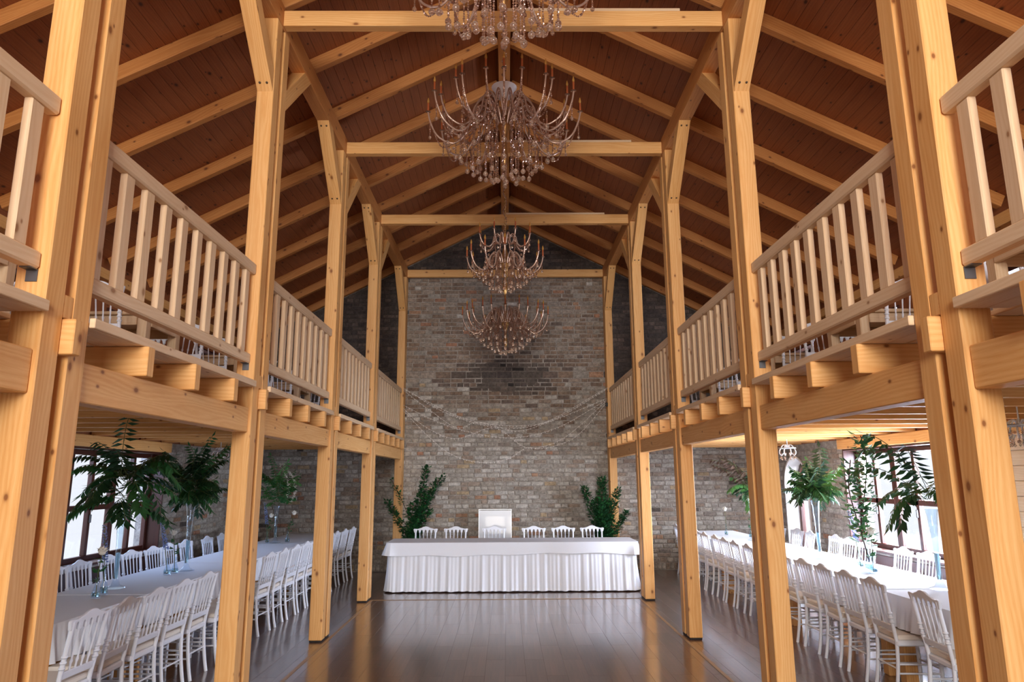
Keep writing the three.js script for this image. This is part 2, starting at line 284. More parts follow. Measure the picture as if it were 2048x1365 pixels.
{
  const w = struct('wall_back', 'tall gable wall of old grey and red bricks', 'wall');
  const s = new THREE.Shape(); s.moveTo(-6.45, 0); s.lineTo(6.45, 0); s.lineTo(6.45, roofY(6.45) + 0.1); s.lineTo(0, roofY(0) + 0.1); s.lineTo(-6.45, roofY(6.45) + 0.1);
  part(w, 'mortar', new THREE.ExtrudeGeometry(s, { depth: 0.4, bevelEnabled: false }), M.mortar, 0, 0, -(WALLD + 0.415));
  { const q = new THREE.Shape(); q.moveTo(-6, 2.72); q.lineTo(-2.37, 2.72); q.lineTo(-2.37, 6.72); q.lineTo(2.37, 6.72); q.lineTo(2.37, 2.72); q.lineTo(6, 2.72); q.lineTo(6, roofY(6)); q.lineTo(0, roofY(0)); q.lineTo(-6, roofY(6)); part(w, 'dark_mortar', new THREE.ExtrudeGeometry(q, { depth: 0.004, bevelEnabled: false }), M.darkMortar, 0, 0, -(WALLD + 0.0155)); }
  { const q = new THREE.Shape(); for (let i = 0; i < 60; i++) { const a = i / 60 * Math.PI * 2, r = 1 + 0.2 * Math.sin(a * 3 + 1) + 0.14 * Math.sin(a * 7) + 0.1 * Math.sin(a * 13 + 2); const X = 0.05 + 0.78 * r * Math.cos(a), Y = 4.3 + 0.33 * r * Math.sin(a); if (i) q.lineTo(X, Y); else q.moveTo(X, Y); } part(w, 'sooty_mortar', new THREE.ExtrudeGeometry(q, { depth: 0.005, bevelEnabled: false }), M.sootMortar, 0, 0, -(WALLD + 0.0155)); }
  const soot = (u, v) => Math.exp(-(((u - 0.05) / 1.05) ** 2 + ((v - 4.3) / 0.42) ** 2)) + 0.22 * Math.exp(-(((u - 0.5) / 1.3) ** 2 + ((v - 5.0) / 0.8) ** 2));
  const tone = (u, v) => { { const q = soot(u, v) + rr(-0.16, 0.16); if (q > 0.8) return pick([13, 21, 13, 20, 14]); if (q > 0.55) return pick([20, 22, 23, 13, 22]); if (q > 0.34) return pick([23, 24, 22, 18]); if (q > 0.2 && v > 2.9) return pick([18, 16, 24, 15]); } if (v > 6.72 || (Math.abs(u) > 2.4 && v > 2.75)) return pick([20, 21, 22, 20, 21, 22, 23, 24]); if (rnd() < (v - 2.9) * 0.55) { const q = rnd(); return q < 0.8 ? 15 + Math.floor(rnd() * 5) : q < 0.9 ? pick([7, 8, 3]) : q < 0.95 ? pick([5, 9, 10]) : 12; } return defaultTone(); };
  const place = (u, v, out, turn) => new THREE.Matrix4().compose(V(u, v, -WALLD + out - 0.006), new THREE.Quaternion().setFromEuler(new THREE.Euler(0, 0, turn * 0.6)), V(1, 1, 1));
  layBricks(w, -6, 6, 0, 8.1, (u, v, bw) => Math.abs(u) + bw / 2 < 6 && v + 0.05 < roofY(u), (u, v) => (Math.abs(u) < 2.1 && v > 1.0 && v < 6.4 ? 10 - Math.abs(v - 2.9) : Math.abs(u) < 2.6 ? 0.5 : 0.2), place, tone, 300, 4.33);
}
const ARCH = { d0: 14.0, d1: 15.12, top: 1.83 };
function sideWall(s) {
  const name = s > 0 ? 'wall_right' : 'wall_left', w = struct(name, s > 0 ? 'side wall with arched window, brick pier and broad dark-framed window' : 'side wall with dark panelling below its broad window', 'wall');
  const x0 = WALLX + 0.012, x1 = WALLX + 0.42, a = Math.min(s * x0, s * x1), b = Math.max(s * x0, s * x1);
  const openings = [[8.9, 12.4, 0.8, 2.47], [1.5, 5.0, 0.8, 2.47]];
  const box = (n, y0, y1, d0, d1, m) => part(w, n, wbox(a, b, y0, y1, d0, d1, 0), m);
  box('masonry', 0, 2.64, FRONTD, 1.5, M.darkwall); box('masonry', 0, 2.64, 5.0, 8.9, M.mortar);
  for (const [d0, d1, y0, y1] of openings) { box('masonry', 0, y0, d0, d1, M.mortar); box('masonry', y1, 2.64, d0, d1, M.mortar); }
  // pier towards the brick gable, with the arched opening on one side
  const sh = new THREE.Shape(); sh.moveTo(12.4, 0); sh.lineTo(WALLD + 0.1, 0); sh.lineTo(WALLD + 0.1, 2.64); sh.lineTo(12.4, 2.64);
  if (s > 0) { const h = new THREE.Path(), r = (ARCH.d1 - ARCH.d0) / 2; h.moveTo(ARCH.d0, 0.1); h.lineTo(ARCH.d0, ARCH.top); h.absarc(ARCH.d0 + r, ARCH.top, r, Math.PI, 0, true); h.lineTo(ARCH.d1, 0.1); sh.holes.push(h); }
  const g = new THREE.ExtrudeGeometry(sh, { depth: 0.408, bevelEnabled: false, curveSegments: 20 }); g.rotateY(Math.PI / 2); if (s < 0) g.translate(-x1, 0, 0); else g.translate(x0, 0, 0);
  part(w, 'masonry', g, M.mortar);
  const inside = (u, v, bw, bh) => { if (u - bw / 2 < 12.43 || u + bw / 2 > WALLD - 0.02 || v + bh / 2 > 2.6) return false; if (s < 0) return true; const r = 0.6, c = (ARCH.d0 + ARCH.d1) / 2; if (v < ARCH.top) return Math.abs(u - c) - bw / 2 > r - 0.03; return Math.hypot(Math.max(0, Math.abs(u - c) - bw / 2), Math.max(0, v - bh / 2 - ARCH.top)) > r - 0.02; };
  const place = (u, v, out, turn) => new THREE.Matrix4().compose(V(s * (WALLX + 0.006 - out), v, -u), new THREE.Quaternion().setFromEuler(new THREE.Euler(0, -s * Math.PI / 2, 0)), V(1, 1, 1));
  layBricks(w, 12.4, WALLD, 0, 2.6, inside, (u, v) => v, place, defaultTone, 230);
  // mortar skin behind the bricks where the pier is plaster
  // horizontal siding boards nearer the entrance
  const boardGeos = [0, 1, 2].map(() => cbox(0.03, 0.172, 3.7, 0.008));
  for (let i = 0; i < 15; i++) part(w, 'siding_board', boardGeos[i % 3], M.pale, s * (WALLX - 0.004), 0.09 + i * 0.176, -6.98);
  // upper storey: upright boards and gallery windows
  const wins = [2.2, 5.0, 7.9, 10.8, 13.8], W2 = 0.62; let d = FRONTD;
  for (const c of [...wins, 99]) { const e = Math.min(c - W2, WALLD + 0.1); part(w, 'upper_wall', wbox(a, b, 2.64, 5.35, d, e, 0), M.roof); if (c < 90) { part(w, 'upper_wall', wbox(a, b, 2.64, 3.74, c - W2, c + W2, 0), M.roof); part(w, 'upper_wall', wbox(a, b, 4.56, 5.35, c - W2, c + W2, 0), M.roof); d = c + W2; } }
  part(w, 'wall_plate', wbox(Math.min(s * 5.92, s * 6.01), Math.max(s * 5.92, s * 6.01), 2.47, 2.638, 5.0, 12.45, 0.008), M.pine);
  part(w, 'eaves_plate', wbox(Math.min(s * 5.86, s * 6.02), Math.max(s * 5.86, s * 6.02), 4.9, 5.05, FRONTD, WALLD, 0.008), M.pine);
  if (s < 0) for (let i = 0; i < 5; i++) part(w, 'panel', wbox(-6.01, -5.985, 0.08, 0.76, 8.95 + i * 0.7, 9.6 + i * 0.7, 0.01), M.mahogany);
  else for (let i = 0; i < 5; i++) part(w, 'panel', wbox(5.985, 6.01, 0.08, 0.76, 8.95 + i * 0.7, 9.6 + i * 0.7, 0.01), M.mahogany);
}
sideWall(-1); sideWall(1);
let windowCount = 0;
function casementWindow(s, d0, d1, y0, y1, units, label, transom) {
  const w = struct('window_' + (++windowCount), label, 'window'), xi = s * WALLX, xo = s * (WALLX + 0.24), X = (a, b) => [Math.min(s * a, s * b), Math.max(s * a, s * b)];
  const bx = (n, a, b, ya, yb, da, db, m = M.mahogany, parent = w) => { const [p, q] = X(a, b); return part(parent, n, wbox(p, q, ya, yb, da, db, 0.006), m); };
  bx('casing', WALLX - 0.02, WALLX + 0.27, y0, y1, d0, d0 + 0.03); bx('casing', WALLX - 0.02, WALLX + 0.27, y0, y1, d1 - 0.03, d1); bx('casing', WALLX - 0.02, WALLX + 0.27, y1 - 0.03, y1, d0 + 0.03, d1 - 0.03); bx('sill', WALLX - 0.06, WALLX + 0.27, y0, y0 + 0.035, d0 - 0.02, d1 + 0.02);
  const a = WALLX + 0.2, b = WALLX + 0.27, n = units, span = (d1 - d0 - 0.06), uw = span / n;
  for (let i = 0; i < n; i++) {
    const p = d0 + 0.03 + i * uw, q = p + uw;
    bx('mullion', a, b, y0 + 0.035, y1 - 0.03, p, p + 0.07); bx('mullion', a, b, y0 + 0.035, y1 - 0.03, q - 0.07, q);
    bx('rail', a, b, y0 + 0.035, y0 + 0.11, p + 0.07, q - 0.07); bx('rail', a, b, y1 - 0.1, y1 - 0.03, p + 0.07, q - 0.07);
    const mid = (p + q) / 2; bx('mullion', a, b, y0 + 0.11, y1 - 0.1, mid - 0.035, mid + 0.035);
    if (transom) bx('transom', a, b, transom - 0.04, transom + 0.04, p + 0.07, q - 0.07);
    const ys = transom ? [[y0 + 0.11, transom - 0.04], [transom + 0.04, y1 - 0.1]] : [[y0 + 0.11, y1 - 0.1]];
    for (const [ya, yb] of ys) for (const [da, db] of [[p + 0.07, mid - 0.035], [mid + 0.035, q - 0.07]]) { const [u, v] = X(WALLX + 0.232, WALLX + 0.238); part(w, 'pane', wbox(u, v, ya, yb, da, db, 0), M.glass); }
    if (transom) bx('latch', a - 0.03, a, transom - 0.22, transom - 0.1, mid - 0.012, mid + 0.012, M.steel);
  }
}
casementWindow(1, 8.9, 12.4, 0.8, 2.47, 3, 'broad dark-framed casement window beside the arched window', 1.6);
casementWindow(-1, 8.9, 12.4, 0.8, 2.47, 3, 'broad dark-framed casement window behind the big leafy vase', 1.6);
casementWindow(1, 1.5, 5.0, 0.8, 2.47, 3, 'added unseen casement window nearer the entrance on the arched-window side', 1.6);  // unseen pair of windows, added to let more daylight into the hall
casementWindow(-1, 1.5, 5.0, 0.8, 2.47, 3, 'added unseen casement window nearer the entrance opposite the arched window', 1.6);
for (const s of [-1, 1]) [2.2, 5.0, 7.9, 10.8, 13.8].forEach((d, i) => casementWindow(s, d - 0.62, d + 0.62, 3.74, 4.56, 1, `small gallery window, number ${5 - i} from the brick wall, ${SIDE[s]}`));
{   // arched window with deep white reveal
  const w = struct('window_' + (++windowCount), 'narrow arched window with deep white reveal and red-brown frame', 'window'), r = (ARCH.d1 - ARCH.d0) / 2, c = ARCH.d0 + r, x = WALLX + 0.26;
  const ring = (ro, ri, y0) => { const q = new THREE.Shape(); q.moveTo(c - ro, y0); q.lineTo(c - ro, ARCH.top); q.absarc(c, ARCH.top, ro, Math.PI, 0, true); q.lineTo(c + ro, y0); q.lineTo(c - ro, y0); const h = new THREE.Path(); h.moveTo(c - ri, y0 + 0.07); h.lineTo(c - ri, ARCH.top); h.absarc(c, ARCH.top, ri, Math.PI, 0, true); h.lineTo(c + ri, y0 + 0.07); q.holes.push(h); return q; };
  const ex = (sh, dep) => { const g = new THREE.ExtrudeGeometry(sh, { depth: dep, bevelEnabled: false, curveSegments: 20 }); g.rotateY(Math.PI / 2); return g; };
  part(w, 'reveal', ex(ring(r + 0.03, r - 0.012, 0.04), 0.3), M.plaster, WALLX - 0.012, 0, 0);
  part(w, 'frame', ex(ring(r - 0.012, r - 0.1, 0.1), 0.08), M.mahogany, x, 0, 0);
  part(w, 'mullion', wbox(x, x + 0.07, 0.17, ARCH.top + r - 0.08, c - 0.04, c + 0.04, 0.006), M.mahogany);
  part(w, 'transom', wbox(x + 0.001, x + 0.069, 1.5, 1.57, ARCH.d0 + 0.08, ARCH.d1 - 0.08, 0.006), M.mahogany);
  const p = new THREE.Shape(); p.moveTo(c - r + 0.08, 0.16); p.lineTo(c - r + 0.08, ARCH.top); p.absarc(c, ARCH.top, r - 0.08, Math.PI, 0, true); p.lineTo(c + r - 0.08, 0.16);
  part(w, 'pane', ex(p, 0.006), M.glass, x + 0.035, 0, 0);
}
{   // wall behind the camera with gable window and glazed entrance
  const w = struct('wall_front', 'entrance wall with tall gable window and glazed doors', 'wall');
  const bx = (n, x0, x1, y0, y1, m) => part(w, n, wbox(x0, x1, y0, y1, FRONTD - 0.4, FRONTD, 0), m);
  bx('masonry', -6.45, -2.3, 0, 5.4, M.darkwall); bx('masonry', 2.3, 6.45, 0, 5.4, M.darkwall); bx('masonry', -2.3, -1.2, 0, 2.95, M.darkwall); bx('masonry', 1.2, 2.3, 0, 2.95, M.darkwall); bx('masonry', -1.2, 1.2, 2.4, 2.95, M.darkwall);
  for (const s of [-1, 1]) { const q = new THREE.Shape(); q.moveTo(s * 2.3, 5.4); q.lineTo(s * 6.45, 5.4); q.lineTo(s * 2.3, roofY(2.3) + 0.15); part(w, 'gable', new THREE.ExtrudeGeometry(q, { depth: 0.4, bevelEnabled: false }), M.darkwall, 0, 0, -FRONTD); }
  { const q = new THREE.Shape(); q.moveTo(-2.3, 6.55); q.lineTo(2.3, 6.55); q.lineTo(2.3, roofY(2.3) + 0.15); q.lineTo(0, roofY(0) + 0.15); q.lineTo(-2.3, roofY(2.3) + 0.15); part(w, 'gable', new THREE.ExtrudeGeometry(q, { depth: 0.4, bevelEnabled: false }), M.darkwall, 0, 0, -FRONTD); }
  const win = struct('window_' + (++windowCount), 'tall gable window above the entrance', 'window');
  for (const x of [-2.26, -0.76, 0.76, 2.26]) part(win, 'mullion', wbox(x - 0.04, x + 0.04, 2.95, 6.55, FRONTD - 0.24, FRONTD - 0.16, 0.006), M.mahogany);
  for (const y of [2.99, 4.75, 6.51]) part(win, 'rail', wbox(-2.22, 2.22, y - 0.04, y + 0.04, FRONTD - 0.235, FRONTD - 0.165, 0.006), M.mahogany);
  const dr = struct('door_1', 'glazed double entrance door', 'door');
  for (const x of [-1.16, -0.05, 0.05, 1.16]) part(dr, 'stile', wbox(x - 0.04, x + 0.04, 0, 2.4, FRONTD - 0.24, FRONTD - 0.16, 0.006), M.mahogany);
  for (const y of [0.1, 2.35]) part(dr, 'rail', wbox(-1.12, 1.12, y - 0.08, y + 0.05, FRONTD - 0.235, FRONTD - 0.165, 0.006), M.mahogany);
}

// ---------------------------------------------------------------- roof: boards, rafters, ridge, purlins
{
  const c = struct('ceiling', 'dark brown board lining of the pitched roof', 'ceiling');
  const bw = 0.128, len = WALLD - FRONTD + 0.3, dm = (WALLD + FRONTD) / 2, off = 0.155;
  for (const s of [-1, 1]) for (let i = 0; i < 54; i++) {
    const t = 0.02 + bw * (i + 0.5), x = s * (t * COS), y = roofY(0) + off / COS - t * Math.sin(SLOPE);
    if (Math.abs(x) > 6.5) continue;
    const m = part(c, 'board', cbox(bw - 0.0022, 0.022, len, 0.0022), M.roof, x + s * 0.011 * Math.sin(SLOPE), y + 0.011 * COS, -dm); m.rotation.z = -s * SLOPE;
  }
  for (const s of [-1, 1]) { const L = 7.6, m = part(c, 'roof_cover', cbox(L, 0.12, len + 0.6, 0, 0, 0, 0), M.iron, s * (L / 2 * COS + 0.1 * Math.sin(SLOPE) - 0.05), roofY(0) + (off + 0.1) / COS - L / 2 * Math.sin(SLOPE) + 0.02, -dm); m.rotation.z = -s * SLOPE; }
}
const RAFTERS = []; for (let d = 15.72; d > -1.5; d -= 1.145) RAFTERS.push(d);
RAFTERS.push(-3.0, -5.0);
for (const s of [-1, 1]) {
  const shared = [0, 1, 2].map(() => cbox(6.55, 0.155, 0.09, 0.005));
  RAFTERS.forEach((d, i) => {
    const L = 6.55, t0 = 0.06 / COS, tm = t0 + L / 2, h = 0.0775, m = single('rafter', `sloping pine roof rafter, ${ORD[i]} from the brick wall, ${SIDE[s]}`, 'rafter', shared[i % 3], M.rafter, `rafters ${SIDE[s]}`);
    m.position.set(s * (tm * COS + h * Math.sin(SLOPE)), roofY(0) - tm * Math.sin(SLOPE) + h * COS, -(d + 0.045)); m.rotation.z = -s * SLOPE;
  });
  const a = Math.min(s * WP, s * (WP + PW)), b = Math.max(s * WP, s * (WP + PW));
  single('roof_purlin', `long pine purlin carried on the double posts, ${SIDE[s]}`, 'roof beam', wbox(a, b, 6.63, 6.88, -6.9, WALLD - 0.01, 0.006), M.rafter);
}
single('ridge_beam', 'long pine ridge beam under the roof peak', 'roof beam', wbox(-0.085, 0.085, 7.88, 8.2, -6.9, WALLD - 0.01, 0.006), M.rafter);

// ---------------------------------------------------------------- gallery frame: posts, braces, beams, joists, decks, railings, ties
const bracePts = (d, dir) => [[d, 5.80], [d, 6.03], [d + dir * 0.60, 6.63], [d + dir * 0.83, 6.63]];
const boltGeo = lathe([[0, 0.008], [0.008, 0.007], [0.012, 0.003], [0.013, 0], [0, 0]], 8);
for (const s of [-1, 1]) ROWS.forEach((d, i) => {
  const last = i === 5, nth = NTH[5 - i], a = Math.min(s * WP, s * (WP + PW)), b = Math.max(s * WP, s * (WP + PW));
  const g = thing('timber_post', last ? `single square pine post ${nth}, ${SIDE[s]}` : `double square pine post, ${nth}, ${SIDE[s]}`, 'post', s * (WP + PW / 2), 0, d + 0.19);
  const put = (n, geo, m) => { geo.translate(-g.position.x, 0, -g.position.z); return part(g, n, geo, m); };
  const depth = last ? 0.285 : PD, back = d + (last ? 0.285 : PD * 2 + GAP);
  put('post', wbox(a, b, 0.02, 6.629, d, d + depth, 0.007), M.pine);
  if (!last) {
    put('post', wbox(a, b, 0.02, 6.629, d + PD + GAP, back, 0.007), M.pine);
    put('filler_block', wbox(a + 0.002, b - 0.002, 2.835, 2.96, d + PD, d + PD + GAP, 0.004), M.pine);
  }
  put('base_plate', wbox(a + 0.008, b - 0.008, 0.0, 0.02, d + 0.005, back - 0.005, 0.002), M.iron);
  const xm = s * (WP + PW / 2);
  for (const [dir, dd] of last ? [[-1, d]] : [[-1, d], [1, back]]) {
    const br = put('brace', prism(bracePts(dd, dir), a + 0.006, b - 0.006, [dir, 1]), M.pine);
    if (dir < 0) for (const [t, ux] of [[0.06, -0.035], [0.06, 0.035], [0.78, -0.035], [0.78, 0.035]]) { const q = part(br, 'bolt', boltGeo, M.bolt, xm + ux - g.position.x, 5.80 + t, -(dd - t) - g.position.z); q.rotation.x = Math.PI * 0.75; }
  }
});
for (const s of [-1, 1]) for (let i = 0; i < 5; i++) {
  const d0 = ROWS[i] + 2 * PD + GAP, d1 = ROWS[i + 1], a = Math.min(s * 2.327, s * 2.455), b = Math.max(s * 2.327, s * 2.455);
  const bay = ['last bay before the brick wall', 'second bay from the brick wall', 'third bay from the brick wall', 'fourth bay from the brick wall', 'fifth bay from the brick wall'][4 - i];
  single('gallery_beam', `deep pine beam under the gallery joists, ${bay}, ${SIDE[s]}`, 'beam', wbox(a, b, 2.42, 2.64, d0 + 0.001, d1 - 0.001, 0.006), M.pine);
  // railing
  const r = thing('gallery_railing', `pale wooden gallery railing, ${bay}, ${SIDE[s]}`, 'railing', s * 2.385, 2.885, (d0 + d1) / 2);
  const A = Math.min(s * 2.345, s * 2.42), B = Math.max(s * 2.345, s * 2.42), put = (n, geo, m) => { geo.translate(-r.position.x, -r.position.y, -r.position.z); return part(r, n, geo, m); };
  put('handrail', wbox(A, B, 3.895, 4.0, d0 + 0.001, d1 - 0.001, 0.012), M.pale);
  put('bottom_rail', wbox(A, B, 3.05, 3.14, d0 + 0.001, d1 - 0.001, 0.01), M.pale);
  const n = i === 4 ? 12 : 10, st = (d1 - d0) / n;
  for (let k = 0; k < n; k++) { const c = d0 + st * (k + 0.42) + rr(-0.006, 0.006), g = cbox(0.045, 0.757, 0.1, 0.007); const m = part(r, 'baluster', g, M.pale, s * 2.385 - r.position.x, 3.5175 - r.position.y, -c - r.position.z); m.rotation.y = rr(-0.04, 0.04); }
  for (const [dd, q] of [[d0, 1], [d1, -1]]) { const br = put('bracket', wbox(A + 0.008, B - 0.008, 2.985, 3.049, Math.min(dd, dd + q * 0.006), Math.max(dd, dd + q * 0.006), 0.001), M.steel); const fl = wbox(A + 0.008, B - 0.008, 3.044, 3.0495, Math.min(dd, dd + q * 0.06), Math.max(dd, dd + q * 0.06), 0.001); fl.translate(-r.position.x, -r.position.y, -r.position.z); part(br, 'flange', fl, M.steel); }
}
const JOISTS = []; 
for (let i = 0; i < 5; i++) {
  const g0 = ROWS[i] + PD + GAP / 2, g1 = i === 4 ? 15.40 : ROWS[i + 1] + PD + GAP / 2, n = i === 4 ? 5 : 4;
  JOISTS.push([g0, true]); for (let k = 1; k < n; k++) JOISTS.push([g0 + (g1 - g0) * k / n + (k === 1 ? 0.05 : 0), false]);
}
JOISTS.push([15.40, false]);
for (const s of [-1, 1]) {
  const gj = [0, 1, 2, 3, 4].map(() => cbox(3.74, 0.188, 0.085, 0.005)), gp = [0, 1].map(() => cbox(3.76, 0.188, GAP - 0.004, 0.005));
  JOISTS.forEach(([d, inGap], k) => {
    const m = single('gallery_joist', `pine gallery joist ${inGap ? 'between twin posts' : 'over the beam'}, ${ORD[JOISTS.length - 1 - k]} from the brick wall, ${SIDE[s]}`, 'joist', inGap ? gp[k % 2] : gj[k % 5], M.pine, `gallery joists ${SIDE[s]}`);
    m.position.set(s * (inGap ? 2.235 + 1.88 : 2.245 + 1.87), 2.735, -d);
  });
  const deck = struct(s > 0 ? 'floor_gallery_right' : 'floor_gallery_left', 'pale plank deck of the gallery', 'gallery floor');
  const bw = 0.142, len = WALLD + 2.5, geos = [0, 1, 2, 3].map(() => cbox(bw - 0.007, 0.03, len, 0.005));
  for (let i = 0; i < 26; i++) { const x = 2.3 + bw * (i + 0.5); if (x > 6) break; if (x > WP - 0.08 && x < WP + PW + 0.08) continue; part(deck, 'plank', geos[i % 4], M.deck, s * x, 2.845, -(WALLD - len / 2) ); }
  for (let i = 0; i < 5; i++) { const d0 = ROWS[i] + 2 * PD + GAP, d1 = ROWS[i + 1]; const e = (x0, x1, y0, y1) => wbox(Math.min(s * x0, s * x1), Math.max(s * x0, s * x1), y0, y1, d0 + 0.002, d1 - 0.002, 0.004);
    part(deck, 'edge_board', e(2.272, 2.306, 2.83, 2.886), M.pale); part(deck, 'plank', e(2.308, 2.433, 2.83, 2.86), M.deck); part(deck, 'plank', e(2.436, 2.56, 2.83, 2.86), M.deck); }
}
ROWS.slice(1).forEach((d, i) => {
  const last = i === 4, nth = ['fifth', 'fourth', 'third', 'second', 'nearest'][i], g = thing('tie_beam', last ? 'pine tie beam spanning between posts right at the brick wall' : `pine tie beam across the nave, ${nth} from the brick wall`, 'beam', 0, 6.65, d + PD + GAP / 2);
  const dd = last ? d + 0.1 : d + PD + 0.002, w = last ? 0.1 : GAP + 0.03;
  const geo = wbox(-WP + (last ? 0.001 : -0.0), WP - 0.001, 6.65, 6.828, dd, dd + w, 0.005); geo.translate(0, -6.65, -g.position.z); part(g, 'beam', geo, M.pine);
  if (!last) { const t = wbox(0.02, 1.86, 6.829, 6.862, dd + 0.004, dd + w - 0.004, 0.003); t.translate(0, -6.65, -g.position.z); part(g, 'splice_board', t, M.pale); }
});
//@@FURNITURE
// ---------------------------------------------------------------- chairs
function makeChair() {
  const c = new THREE.Group(), W = M.chairWhite, lean = (y) => (y < 0.5 ? -0.2 - (0.5 - y) ** 2 * 0.22 : -0.2 - (y - 0.5) * 0.17);
  const bend = (g) => { const p = g.attributes.position; for (let i = 0; i < p.count; i++) p.setZ(i, p.getZ(i) + lean(p.getY(i))); g.computeVertexNormals(); return g; };
  part(c, 'seat_frame', cbox(0.44, 0.05, 0.42, 0.014, 0, 0.475, 0.0), W);
  part(c, 'cushion', cbox(0.41, 0.045, 0.39, 0.018, 0, 0.523, 0.005), M.cushion);
  const ring = (y) => moved(lathe([[0, -0.012], [0.02, -0.01], [0.024, 0], [0.02, 0.01], [0, 0.012]], 10), 0, y, 0);
  for (const s of [-1, 1]) {
    const pts = []; for (let i = 0; i <= 12; i++) { const y = i / 12 * 0.985; pts.push(V(s * (0.188 + Math.max(0, y - 0.5) * 0.03), y, lean(y))); }
    const rings = [0.66, 0.7, 0.74].map((y) => ring(y).translate(s * (0.188 + (y - 0.5) * 0.03), 0, lean(y)));
    part(c, 'back_post', merge([tube(pts, 0.0175, 14, 7), ...rings]), W);
    part(c, 'leg', moved(lathe([[0, 0], [0.013, 0.001], [0.016, 0.12], [0.02, 0.3], [0.014, 0.36], [0.024, 0.38], [0.014, 0.4], [0.021, 0.455], [0, 0.455]], 10), s * 0.19, 0, 0.18), W);
    for (const y of [0.21, 0.29]) part(c, 'stretcher', tube([V(s * 0.188, y, lean(y)), V(s * 0.19, y, 0.18)], 0.009, 2, 6), W);
  }
  part(c, 'stretcher', tube([V(-0.188, 0.25, lean(0.25)), V(0.188, 0.25, lean(0.25))], 0.009, 2, 6), W);
  part(c, 'stretcher', tube([V(-0.19, 0.25, 0.18), V(0.19, 0.25, 0.18)], 0.009, 2, 6), W);
  part(c, 'back_rail', bend(cbox(0.4, 0.055, 0.024, 0.006, 0, 0.605, 0)), W);
  const sp = lathe([[0, 0.625], [0.008, 0.626], [0.0075, 0.67], [0.012, 0.69], [0.0072, 0.71], [0.0075, 0.9], [0.009, 0.945], [0, 0.946]], 8);
  for (const x of [-0.117, -0.039, 0.039, 0.117]) { const g = sp.clone(), p = g.attributes.position; for (let i = 0; i < p.count; i++) p.setX(i, p.getX(i) + x * (0.86 + (p.getY(i) - 0.625) * 0.42)); part(c, 'spindle', bend(g), W); }
  const q = new THREE.Shape(), xs = [-0.195, -0.117, -0.039, 0.039, 0.117, 0.195]; q.moveTo(-0.225, 0.93);
  q.lineTo(-0.243, 0.985); q.quadraticCurveTo(-0.236, 1.0, -0.205, 0.994); q.quadraticCurveTo(-0.16, 0.985, -0.125, 1.003); q.quadraticCurveTo(-0.085, 1.01, -0.06, 1.026); q.quadraticCurveTo(0, 1.052, 0.06, 1.026); q.quadraticCurveTo(0.085, 1.01, 0.125, 1.003); q.quadraticCurveTo(0.16, 0.985, 0.205, 0.994); q.quadraticCurveTo(0.236, 1.0, 0.243, 0.985); q.lineTo(0.225, 0.93);
  q.lineTo(0.21, 0.925); for (let i = 5; i > 0; i--) { const a = xs[i] - 0.012, b = xs[i - 1] + 0.012; q.lineTo(a, 0.925); q.bezierCurveTo(a, 1.0, b, 1.0, b, 0.925); } q.lineTo(-0.21, 0.925);
  const cg = new THREE.ExtrudeGeometry(q, { depth: 0.016, bevelEnabled: true, bevelThickness: 0.004, bevelSize: 0.004, bevelSegments: 1, curveSegments: 5 }); cg.translate(0, 0, -0.008);
  part(c, 'crest_rail', bend(cg.toNonIndexed ? strip(cg) : cg), W);
  return c;
}
let chair0 = null;
function chair(x, y, d, turn, label, group) {
  if (!chair0) { chair0 = makeChair(); chair0.name = 'banquet_chair'; }
  const c = chair0.clone(); c.name = numbered('banquet_chair'); c.position.set(x, y, -d); c.rotation.y = turn; tag(c, label, 'chair', group); scene.add(c); return c;
}
const Q = Math.PI / 2;
const rows = (list, f) => { const n = list.length; list.forEach((d, i) => f(d, ORD[n - 1 - i])); };
rows([6.15, 7.0, 7.53, 8.06, 8.62, 9.2, 9.85, 10.5, 11.05, 11.6, 12.15, 12.75, 13.3, 13.85, 14.4, 14.95], (d, o) => chair(3.84 + rr(-0.03, 0.02), 0, d, Q + rr(-0.06, 0.06), `white chair, ${o} from the brick wall, on nave side of table by arched window`, 'nave-side chairs by the arched window'));
rows([7.2, 7.9, 8.6, 9.3, 9.9, 10.85, 11.45, 12.0, 12.9, 13.5, 14.2, 14.8], (d, o) => chair(5.2 + rr(-0.02, 0.05), 0, d, -Q + rr(-0.1, 0.1), `white chair, ${o} from the brick wall, on window side of table by arched window`, 'window-side chairs by the arched window'));
rows([5.6, 6.13, 6.67, 7.2, 7.74, 8.3, 8.9, 9.75, 10.28, 10.81, 11.35, 11.9, 12.43, 12.98, 13.52, 14.1, 14.7], (d, o) => chair(-3.45 + rr(-0.02, 0.03), 0, d, -Q + rr(-0.06, 0.06), `white chair, ${o} from the brick wall, on nave side of table opposite arched window`, 'nave-side chairs opposite the arched window'));
rows([6.4, 7.1, 7.75, 8.36, 8.9, 9.5, 10.1, 10.66, 11.2, 11.8, 12.5, 13.2, 13.9, 14.6], (d, o) => chair(-4.92 + rr(-0.05, 0.02), 0, d, Q + rr(-0.1, 0.1), `white chair, ${o} from the brick wall, on window side of table opposite arched window`, 'window-side chairs opposite the arched window'));
['white chair at the head table, next to the tall leaning branches', 'white chair at the head table, second from the tall leaning branches', 'white chair at the head table, before the glossy white board', 'white chair at the head table, just beyond the glossy white board', 'white chair at the head table, second from the dense bushy branches', 'white chair at the head table, next to the dense bushy branches']
  .forEach((l, i) => chair([-1.64, -1.03, -0.25, 0.55, 1.17, 1.76][i], 0, 14.26 + rr(-0.03, 0.03), rr(-0.05, 0.05), l, 'chairs at the head table'));
